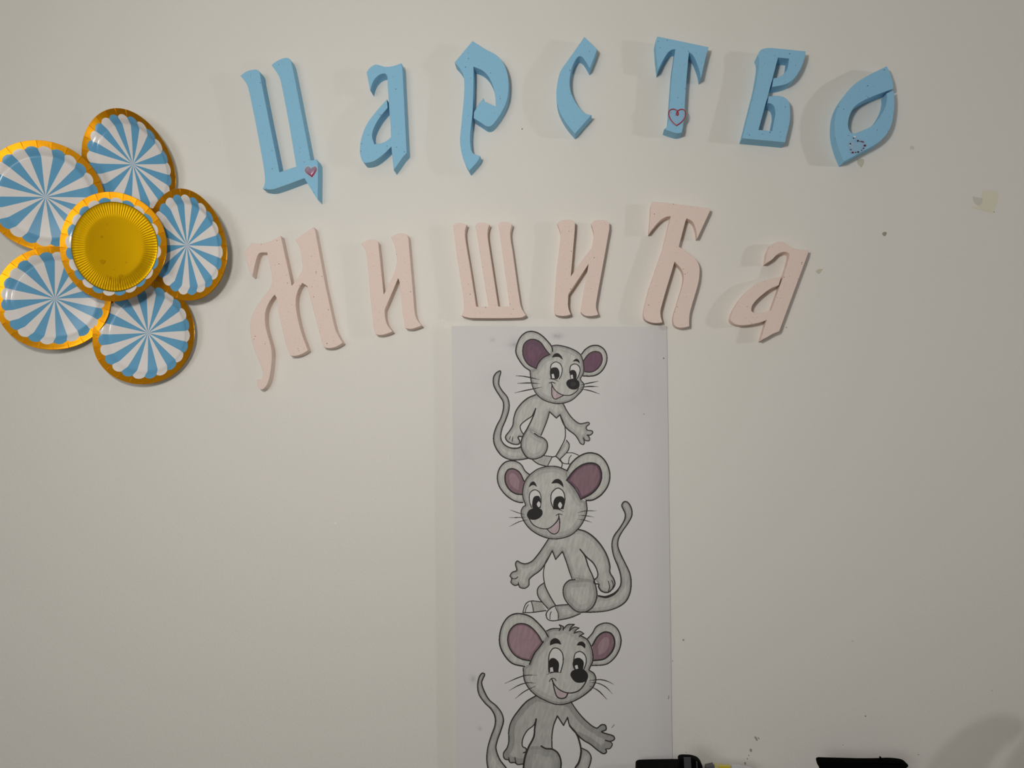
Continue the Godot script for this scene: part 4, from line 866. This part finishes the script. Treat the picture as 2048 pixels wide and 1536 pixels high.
	ink(2.3, [-180.5,-731.3,0, -194.2,-698.1,1, -197.0,-674.9,1, -194.3,-652.9,1, -187.5,-630.6,1, -179.6,-608.4,1, -179.6,-590.7,1, -187.6,-575.4,1, -201.4,-562.5,1, -214.1,-545.1,1, -217.1,-527.4,1, -214.2,-509.5,1, -207.3,-500.4,1, -202.0,-502.5,1, -205.0,-510.4,1, -208.4,-520.5,1, -203.8,-536.0,1, -192.2,-555.6,1, -176.2,-568.5,1, -164.8,-583.6,1, -161.3,-599.0,1, -167.0,-619.0,1, -174.9,-641.3,1, -177.2,-656.7,1, -169.2,-678.4,1, -155.6,-695.4,1, -130.6,-729.5,0])
	ink(2.3, [-91.9,-545.1,0, -112.3,-557.8,1, -130.6,-578.2,1, -144.2,-598.5,1, -149.9,-618.5,1, -149.9,-640.4,1, -153.3,-653.7,1, -161.3,-666.1,1, -159.0,-676.9,1, -149.9,-679.5,1, -146.5,-684.2,1, -137.4,-684.3,1, -130.6,-688.0,1, -119.3,-686.5,0])
	ink(1.8, [-149.9,-674.4,0, -148.8,-682.5,0])
	ink(1.8, [-137.0,-674.0,0, -134.7,-684.2,0])
	ink(2.0, [-91.5,-593.6,0, -96.5,-605.8,1, -110.2,-617.2,1, -119.3,-632.9,1, -121.5,-646.1,1, -119.3,-651.5,1, -113.6,-654.2,1, -112.9,-660.7,1, -119.3,-664.0,0])
	ink(3.2, [-91.5,-593.6,0, -94.3,-610.2,1, -96.6,-630.0,1, -108.0,-652.3,1, -115.9,-674.4,1, -118.2,-696.3,1, -112.6,-728.8,0])
	ink(2.2, [-57.8,-653.2,0, -58.2,-631.0,1, -54.7,-606.8,1, -46.3,-585.7,0, -33.3,-605.0,0, -24.7,-588.3,0, -19.8,-605.7,1, -6.5,-620.6,1, 9.1,-634.3,1, 22.5,-641.5,1, 40.2,-655.0,1, 51.3,-660.5,1, 56.9,-656.6,1, 55.4,-650.8,0])
	ink(3.0, [-19.8,-605.7,0, -6.5,-620.6,1, 0.2,-637.8,1, 3.4,-657.3,1, -1.2,-679.2,1, -9.1,-692.5,1, -16.0,-725.3,0])
	ink(2.1, [-17.3,-555.8,0, -3.9,-574.6,1, 13.9,-593.7,1, 36.1,-608.3,1, 47.4,-601.0,1, 55.2,-602.3,1, 56.2,-611.0,1, 47.2,-615.6,1, 58.4,-619.6,1, 71.7,-623.6,1, 73.8,-630.0,1, 64.9,-634.7,1, 54.9,-632.8,0])
	ink(1.9, [64.9,-635.1,0, 69.3,-639.9,1, 64.8,-648.8,1, 55.4,-650.8,0])
	ink(1.9, [5.7,-650.7,0, 17.9,-656.8,1, 24.5,-667.5,1, 22.2,-682.7,1, 13.1,-702.6,0])
	ink(2.8, [-80.8,-648.7,0, -71.8,-653.3,1, -56.1,-654.9,1, -44.8,-663.3,1, -39.3,-678.3,1, -40.5,-697.9,1, -49.6,-726.5,0])
	# specks on the paper
	pen = Color(0.42, 0.41, 0.41)
	dot(tp(Vector2(Vector3(0.1890, 0.1783, 0.0100).x, Vector3(0.1890, 0.1783, 0.0100).y)), 3.0)
	dot(tp(Vector2(Vector3(0.1440, 0.0562, 0.0140).x, Vector3(0.1440, 0.0562, 0.0140).y)), 2.0)
	ink(1.2, [68.9,-606.2,0, 74.2,-599.8,0])
	ink(1.0, [189.7,-540.6,0, 188.6,-547.8,0])
	# marker streaks: alcohol ink never dries quite even
	var data := sheet.get_data()
	var f := FastNoiseLite.new()
	f.seed = 21
	f.frequency = 0.035
	f.fractal_octaves = 3
	for y in PH:
		for x in PW:
			var i := (y * PW + x) * 3
			var v := data[i]
			if v > 95 and v < 205:
				var k := 1.0 + 0.085 * f.get_noise_2d(x * 1.7 + y * 0.35, y * 0.45)
				data[i] = int(clampf(v * k, 0, 255))
				data[i + 1] = int(clampf(data[i + 1] * k, 0, 255))
				data[i + 2] = int(clampf(data[i + 2] * k, 0, 255))
	sheet = Image.create_from_data(PW, PH, false, Image.FORMAT_RGB8, data)

# ------------------------------------------------------------------ paper plates
const RIM := 0.0135

# height of a pressed paper plate over its radius (0..1)
func plate_height(s: float) -> float:
	if s < 0.73:
		return 0.0
	return RIM * (0.66 * smoothstep(0.73, 0.845, s) + 0.34 * clampf((s - 0.80) / 0.20, 0, 1))

func plate_point(q: Dictionary, x: float, y: float, h: float) -> Vector3:
	var px: float = x * (1 + q.sx) + q.sh * y
	var py: float = y * (1 + q.sy) + q.sh * x
	var s: float = px * cos(q.psi) + py * sin(q.psi)
	var pz: float = h + 0.5 * q.k * s * s + q.k3 * s * s * s / q.r
	var turn := Basis(Vector3.UP, q.ty) * Basis(Vector3.RIGHT, q.tx)
	return turn * Vector3(px, py, pz)

func scallop(a: float, phase: float) -> float:
	var t := fposmod((a - phase) / TAU * 24.0, 1.0)
	return 0.850 + 0.050 * pow(sin(t * PI), 0.6)

func striped_plate(label: String, q: Dictionary, phase: float) -> void:
	var o := thing("paper_plate", Vector3(q.x, EYE + q.y, q.z), label, "plate", "striped plates laid as a flower")
	var blue := lin(0.135, 0.39, 0.62).srgb_to_linear()
	var white := lin(0.83, 0.79, 0.76).srgb_to_linear()
	var face := begin()
	var gold := begin()
	var under := begin()
	gold.set_smooth_group(-1)
	for st in [face, under]:
		st.set_smooth_group(0)
	var steps := 10
	var total := 24 * steps
	var radii := [0.0, 0.15, 0.35, 0.55, 0.70, 0.73, 0.75, 0.77, 0.79, 0.83]
	var p := func(s: float, a: float, lift: float) -> Vector3:
		return plate_point(q, cos(a) * s * q.r, sin(a) * s * q.r, plate_height(s) + lift)
	for i in total:
		var a := phase + TAU * i / total
		var b := phase + TAU * (i + 1) / total
		var tint := blue if (i / steps) % 2 == 0 else white
		var ea := scallop(a + 1e-5, phase) if i % steps else 0.850
		var eb := scallop(b - 1e-5, phase) if (i + 1) % steps else 0.850
		face.set_color(tint)
		for r in radii.size():
			var s0: float = radii[r]
			var last := r == radii.size() - 1
			var s1a: float = ea if last else radii[r + 1]
			var s1b: float = eb if last else radii[r + 1]
			if r == 0:
				tri(face, p.call(0.0, a, 0.0), p.call(s1b, b, 0.0), p.call(s1a, a, 0.0))
			else:
				quad(face, p.call(s0, a, 0.0), p.call(s0, b, 0.0), p.call(s1b, b, 0.0), p.call(s1a, a, 0.0))
			if r == 0:
				tri(under, p.call(0.0, a, -0.0008), p.call(s1a, a, -0.0008), p.call(s1b, b, -0.0008))
			elif not last:
				quad(under, p.call(s0, a, -0.0008), p.call(s1a, a, -0.0008), p.call(s1b, b, -0.0008), p.call(s0, b, -0.0008))
		quad(under, p.call(0.83, a, -0.0008), p.call(0.995, a, -0.0008), p.call(0.995, b, -0.0008), p.call(0.83, b, -0.0008))
	# foil rim: 24 flat pleats, each divided from the next by a pressed crease
	var fr := [0.0, 0.02, 0.05, 0.28, 0.5, 0.72, 0.95, 0.98, 1.0]
	for n in 24:
		for k in 8:
			var four := []
			for e in [[k, 0], [k + 1, 0], [k + 1, 1], [k, 1], [k, 2], [k + 1, 2], [k, 3], [k + 1, 3]]:
				var t: float = fr[e[0]]
				var a := phase + TAU * (n + t) / 24.0 + 0.5 * 0.0
				var dip := -0.0006 if (e[0] == 0 or e[0] == 8) else 0.0
				var inner := scallop(a + (1e-5 if t < 0.5 else -1e-5), phase) if t > 0 and t < 1 else 0.850
				var roll: float = sin(t * PI) * 0.00015
				match e[1]:
					0: four.append(p.call(inner, a, 0.0))
					1: four.append(p.call(0.96, a, dip + roll))
					2: four.append(p.call(0.994, a, dip + roll))
					3: four.append(p.call(1.0, a, dip - 0.0010))
			quad(gold, four[0], four[3], four[2], four[1])
			quad(gold, four[3], four[4], four[5], four[2])
			quad(gold, four[4], four[6], four[7], four[5])
	var fm := paint(Color.WHITE, 0.22)
	fm.vertex_color_use_as_albedo = true
	var gm := paint(lin(0.86, 0.36, 0.011), 0.33, 1.0)
	put("striped_face", done(face), fm, o)
	put("foil_rim", done(gold), gm, o)
	put("underside", done(under), paint(lin(0.7, 0.68, 0.64), 0.8), o)

func gold_plate(label: String, q: Dictionary) -> void:
	var o := thing("gold_plate", Vector3(q.x, EYE + q.y, q.z), label, "plate")
	var top := begin()
	var under := begin()
	top.set_smooth_group(0)
	under.set_smooth_group(0)
	var flutes := 96
	var sub := 4
	var radii := [0.0, 0.2, 0.4, 0.55, 0.66, 0.70, 0.74, 0.78, 0.82, 0.90, 0.97, 0.995, 1.0]
	var p := func(s: float, a: float, lift: float) -> Vector3:
		var h := 0.0
		if s > 0.66:
			h = 0.0016 * smoothstep(0.66, 0.84, s) + 0.0018 * clampf((s - 0.84) / 0.16, 0, 1)
			h += 0.0003 * cos(a * flutes) * smoothstep(0.68, 0.76, s) * (1.0 - smoothstep(0.96, 1.0, s))
		if s > 0.50 and s < 0.60:
			h += 0.0002 * sin((s - 0.50) / 0.10 * PI)
		if s > 0.99:
			h -= 0.0015 * (s - 0.99) / 0.01
		return plate_point(q, cos(a) * s * q.r, sin(a) * s * q.r, h + lift)
	for i in flutes * sub:
		var a := TAU * i / (flutes * sub)
		var b := TAU * (i + 1) / (flutes * sub)
		for r in radii.size() - 1:
			var s0: float = radii[r]
			var s1: float = radii[r + 1]
			quad(top, p.call(s0, a, 0.0), p.call(s0, b, 0.0), p.call(s1, b, 0.0), p.call(s1, a, 0.0))
			if i % sub == 0:
				var c := TAU * (i + sub) / (flutes * sub)
				quad(under, p.call(s0, a, -0.0012), p.call(s1, a, -0.0012), p.call(s1, c, -0.0012), p.call(s0, c, -0.0012))
	put("foil_face", done(top), paint(lin(0.72, 0.41, 0.004), 0.45, 1.0), o)
	put("underside", done(under), paint(lin(0.7, 0.68, 0.64), 0.8), o)
	# dried water marks on the foil
	var spot := paint(lin(0.60, 0.33, 0.005), 0.5, 1.0)
	for e in [[Vector3(-1.0724, 0.4042, 0.0540), 6.5, 5.0], [Vector3(-1.0172, 0.4034, 0.0540), 2.0, 2.0], [Vector3(-1.0597, 0.4868, 0.0540), 2.4, 2.4], [Vector3(-1.0731, 0.4589, 0.0540), 2.6, 2.6], [Vector3(-1.0551, 0.3690, 0.0540), 2.0, 4.0], [Vector3(-1.0618, 0.3736, 0.0540), 2.0, 1.2],
			[Vector3(-1.0297, 0.3748, 0.0540), 4.2, 2.6], [Vector3(-1.0331, 0.3650, 0.0540), 2.6, 9.0], [Vector3(-1.0395, 0.3543, 0.0540), 1.8, 3.5], [Vector3(-1.0684, 0.3521, 0.0540), 1.8, 3.6], [Vector3(-1.0445, 0.3868, 0.0540), 1.0, 1.2]]:
		var st := begin()
		st.set_smooth_group(0)
		var n := 14
		for k in n:
			var pts := []
			for kk in [k, k + 1]:
				var a = TAU * (kk % n) / n
				var w := 1.0 + 0.15 * sin(3.0 * a + e[1])
				pts.append(Vector2(e[0].x - q.x + cos(a) * e[1] * 0.001 * w, e[0].y - q.y + sin(a) * e[2] * 0.001 * w))
			var mid := Vector2(e[0].x - q.x, e[0].y - q.y)
			var on := func(v: Vector2) -> Vector3:
				var s: float = v.length() / q.r
				return p.call(minf(s, 0.98), v.angle(), 0.0007)
			tri(st, on.call(mid), on.call(pts[1]), on.call(pts[0]))
		put("water_mark", done(st), spot, o)

func plates() -> void:
	var r := 0.1195
	striped_plate("egg-shaped blue and white striped plate at the top of the flower", {"x": -1.0443, "y": 0.6506, "z": 0.0056, "tx": 0.0972, "ty": -0.0730, "k": 2.7560, "psi": 0.7820, "k3": 0.2220, "sx": -0.0047, "sy": 0.0554, "sh": -0.1531, "r": r}, deg_to_rad(5.0))
	striped_plate("narrow blue and white striped plate on the flower's side towards the pink letters", {"x": -0.8880, "y": 0.4443, "z": 0.0369, "tx": 0.0627, "ty": -0.1640, "k": -1.7338, "psi": -0.2146, "k3": -0.1583, "sx": -0.1224, "sy": 0.0753, "sh": -0.0701, "r": r}, deg_to_rad(0.0))
	striped_plate("large blue and white striped plate beside the top plate, cut by the picture edge", {"x": -1.2355, "y": 0.5667, "z": 0.0376, "tx": 0.0281, "ty": 0.1238, "k": -0.8326, "psi": 1.8924, "k3": 0.2515, "sx": 0.1916, "sy": 0.0923, "sh": -0.0746, "r": r}, deg_to_rad(4.0))
	striped_plate("blue and white striped plate below the one that the picture edge cuts", {"x": -1.2074, "y": 0.3274, "z": 0.0294, "tx": 0.0012, "ty": 0.0464, "k": -0.8462, "psi": -0.7464, "k3": -0.4730, "sx": 0.1320, "sy": 0.0073, "sh": -0.0105, "r": r}, deg_to_rad(2.0))
	striped_plate("lowest blue and white striped plate at the bottom of the flower", {"x": -0.9910, "y": 0.2477, "z": 0.0081, "tx": 0.0207, "ty": -0.0206, "k": 1.7675, "psi": 0.8304, "k3": -0.2287, "sx": 0.0311, "sy": 0.0070, "sh": -0.0040, "r": r}, deg_to_rad(2.0))
	striped_plate("middle blue and white striped plate, mostly covered by the plain gold plate", {"x": -1.0482, "y": 0.4377, "z": 0.0575, "tx": 0.0277, "ty": 0.0056, "k": -1.0659, "psi": 0.5127, "k3": -0.3984, "sx": 0.0469, "sy": 0.0520, "sh": -0.0372, "r": r}, deg_to_rad(2.0))
	gold_plate("plain fluted gold plate at the heart of the flower", {"x": -1.0455, "y": 0.4376, "z": 0.0655, "tx": 0.0277, "ty": 0.0056, "k": -1.0659, "psi": 0.5127, "k3": -0.3984, "sx": 0.0300, "sy": 0.0450, "sh": -0.0372, "r": 0.0985})

# ------------------------------------------------------------------ what stands below, at the bottom edge of the picture
func cabinet_things() -> void:
	var wood := paint(lin(0.10, 0.07, 0.05), 0.5)
	var cab := thing("low_cabinet", Vector3(0.62, 0, 0.24), "low pale cabinet under the poster, below the picture edge", "cabinet")
	put("body", box(Vector3(1.5, TAB - 0.03, 0.40)), wood, cab, Vector3(0, (TAB - 0.03) * 0.5, 0))
	put("cabinet_top", box(Vector3(1.56, 0.03, 0.47)), wood, cab, Vector3(0, TAB - 0.015, 0.0))
	for s in [-1, 1]:
		var d := put("door", box(Vector3(0.72, 0.66, 0.018)), wood, cab, Vector3(0.37 * s, 0.38, 0.21))
		put("handle", box(Vector3(0.02, 0.12, 0.02)), paint(Color(0.4, 0.4, 0.4), 0.3, 1.0), d, Vector3(-0.30 * s, 0.1, 0.018))

	var black := paint(lin(0.003, 0.003, 0.003), 0.7)
	black.metallic_specular = 0.12
	var grey := paint(lin(0.06, 0.06, 0.068), 0.5)
	var dev := thing("plastic_device", Vector3(0.1790, -0.6663, 0.0600), "black plastic device with a rounded end flap, in front of the poster's lower right corner", "device")
	dev.position.y = TAB
	cut_piece_on(dev, "body", [113.5,-679.2,0, 115.5,-665.7,1, 119.3,-660.9,1, 126.2,-659.5,1, 200.7,-655.7,1, 203.7,-657.2,1, 205.3,-675.9,0], -0.02, 0.34, 0.006, black)
	cut_piece_on(dev, "corner_guard", [113.9,-679.1,0, 115.9,-665.9,1, 118.2,-662.4,1, 122.5,-678.8,0], 0.34, 0.341, 0.0005, grey)
	cut_piece_on(dev, "end_flap", [200.3,-659.6,0, 196.9,-634.9,1, 199.0,-631.5,1, 204.4,-630.0,1, 214.1,-629.7,1, 223.7,-630.2,1, 233.3,-633.0,1, 238.6,-637.0,1, 242.7,-645.1,1, 248.4,-657.9,0], 0.022, 0.045, 0.004, black)
	cut_piece_on(dev, "grey_panel", [205.5,-626.2,0, 219.5,-625.8,0, 225.1,-650.1,0, 213.2,-650.5,0], 0.045, 0.0462, 0.0005, grey)
	cut_piece_on(dev, "ridge", [229.5,-633.6,1, 231.9,-634.1,1, 237.5,-649.6,0, 234.5,-649.7,0], 0.045, 0.0475, 0.0008, grey)

	var slate := thing("grey_box", Vector3(0.2621, -0.6634, 0.0600), "small grey box just right of the black device", "box")
	slate.position.y = TAB
	cut_piece_on(slate, "body", [252.3,-668.1,0, 255.4,-661.8,0, 271.3,-657.9,0, 273.2,-667.4,0], -0.015, 0.0, 0.001, paint(lin(0.10, 0.095, 0.105), 0.6))

	var note := thing("note_pad", Vector3(0.2903, -0.6645, 0.0550), "yellow note pad standing between the grey box and the white card", "note pad")
	note.position.y = TAB
	cut_piece_on(note, "cover", [275.0,-669.4,0, 273.4,-658.6,0, 306.2,-659.5,0, 306.6,-668.3,0], -0.008, 0.0, 0.0006, paint(lin(0.55, 0.48, 0.22), 0.6))
	cut_piece_on(note, "yellow_label", [283.1,-668.7,0, 283.3,-660.3,0, 304.4,-660.7,0, 304.7,-667.9,0], 0.0, 0.0012, 0.0003, paint(lin(0.62, 0.50, 0.02), 0.6))

	var card := thing("paper_card", Vector3(0.3210, -0.6655, 0.0500), "white paper card leaning at the wall beside the yellow note pad", "card")
	card.position.y = TAB
	cut_piece_on(card, "sheet", [308.2,-670.3,0, 308.4,-660.0,0, 321.1,-660.4,1, 334.5,-663.1,1, 348.9,-666.4,1, 351.3,-668.8,0], -0.004, 0.0, 0.0004, paint(lin(0.62, 0.62, 0.62), 0.7))

	var cloth := paint(lin(0.003, 0.003, 0.003), 0.95)
	cloth.metallic_specular = 0.1
	cloth.normal_enabled = true
	cloth.normal_texture = noise_tex(0.12, 9, true, 6.0, 2)
	cloth.uv1_triplanar = true
	cloth.uv1_scale = Vector3.ONE * 8.0
	var bag := thing("fabric_pouch", Vector3(0.5598, -0.6530, 0.0600), "black fabric pouch with tiny grey print, right of the note pad", "pouch")
	bag.position.y = TAB
	cut_piece_on(bag, "body", [477.7,-654.5,0, 475.6,-651.0,1, 472.3,-644.5,1, 470.3,-637.2,1, 470.2,-633.3,1, 473.3,-631.1,1, 484.1,-630.8,1, 529.2,-630.4,1, 557.4,-630.1,1, 591.0,-628.6,1, 607.9,-627.3,1, 624.6,-628.0,1, 635.1,-629.9,1, 640.5,-633.6,1, 640.7,-637.0,1, 636.9,-640.5,1, 637.9,-645.4,1, 639.4,-648.8,0], 0.010, 0.030, 0.005, cloth)
	cut_piece_on(bag, "hem", [471.5,-633.4,0, 472.4,-630.9,0, 528.2,-629.9,0, 589.9,-628.2,0, 622.3,-627.8,0, 632.8,-629.5,0, 632.7,-631.0,0, 622.2,-629.6,0, 589.9,-630.0,0, 528.2,-631.7,0], 0.03, 0.033, 0.0012, cloth)
	cut_piece_on(bag, "pull_tab", [590.2,-626.8,0, 590.7,-623.9,1, 592.1,-623.4,1, 593.4,-624.7,1, 593.8,-626.7,0], 0.014, 0.026, 0.002, cloth)
	# the print is too small to read: a broken line of little grey strokes
	var st := begin()
	var a := Vector3(0.5365, -0.6322, 0.0900)
	var b := Vector3(0.5800, -0.6307, 0.0900)
	var r := RandomNumberGenerator.new()
	r.seed = 5
	for i in 15:
		if i in [5, 7, 8]:
			continue
		var t := i / 14.0
		var c := a.lerp(b, t) - bag.position + Vector3(0, EYE, 0.0306 - a.z + bag.position.z)
		var h := 0.0018 if i in [0, 1, 12, 13] else 0.001
		var w := r.randf_range(0.0007, 0.0016)
		var y := r.randf_range(-0.0008, 0.0006)
		quad(st, c + Vector3(-w, y - h, 0), c + Vector3(-w, y + h, 0), c + Vector3(w, y + h * 0.8, 0), c + Vector3(w, y - h * 0.7, 0))
	put("print", done(st), paint(lin(0.16, 0.16, 0.16), 0.7), bag)

# a pot plant just outside the picture; the lamp on the right throws the shadow of its leaves onto the wall
func pot_plant() -> void:
	var green := paint(lin(0.06, 0.16, 0.05), 0.45)
	var o := thing("potted_plant", Vector3(1.29, TAB, 0.24), "broad-leaved green plant in a grey pot at the cabinet's right end", "plant")
	var st := begin()
	st.set_smooth_group(0)
	var prof := [[0.045, 0.0], [0.060, 0.09], [0.064, 0.09], [0.064, 0.105], [0.056, 0.105], [0.050, 0.08], [0.0, 0.08]]
	for i in 24:
		var a := TAU * i / 24.0
		var b := TAU * (i + 1) / 24.0
		for k in prof.size() - 1:
			var r0: float = prof[k][0]
			var r1: float = prof[k + 1][0]
			var y0: float = prof[k][1]
			var y1: float = prof[k + 1][1]
			quad(st, Vector3(cos(a) * r0, y0, -sin(a) * r0), Vector3(cos(a) * r1, y1, -sin(a) * r1), Vector3(cos(b) * r1, y1, -sin(b) * r1), Vector3(cos(b) * r0, y0, -sin(b) * r0))
	put("pot", done(st), paint(lin(0.3, 0.3, 0.3), 0.7), o)
	for e in [[[1000, -541, 1, 1041, -492, 1, 1081, -461, 1, 1120, -445, 1, 1158, -448, 1, 1172, -459, 1, 1165, -478, 1, 1134, -502, 1, 1109, -530, 1, 1089, -564, 1, 1020, -579, 1], 0.156], [[1177, -515, 1, 1195, -485, 1, 1229, -452, 1, 1271, -432, 1, 1294, -473, 1, 1250, -542, 1, 1184, -553, 1], 0.180]]:
		var leaf := cut_piece("leaf", e[0], e[1], e[1] + 0.0012, 0.0004, green, o)
		var c := leaf.position
		put("stem", tube(PackedVector3Array([Vector3(0, 0.08, 0), Vector3(c.x * 0.3, 0.12, c.z * 0.5), Vector3(c.x, c.y - 0.02, c.z - 0.003), Vector3(c.x, c.y + 0.02, c.z - 0.002)]), 0.003), green, o)

# a piece of a thing that stands on the cabinet; its outline reaches down to the cabinet top
func cut_piece_on(parent: Node3D, called: String, pts: Array, z0: float, z1: float, edge: float, m: Material) -> MeshInstance3D:
	var n := pts.size() / 3
	var low := 1e9
	for i in n:
		low = minf(low, pts[3 * i + 1])
	for i in n:
		if pts[3 * i + 1] < low + 2.0:
			pts[3 * i + 1] = (TAB - EYE) * 1000.0
	var p := outline(pts, true, 8)
	var q := PackedVector2Array()
	for v in p:
		q.append(Vector2(v.x - parent.position.x, v.y + EYE - parent.position.y))
	return put(called, slab(q, z0, z1, edge), m, parent)
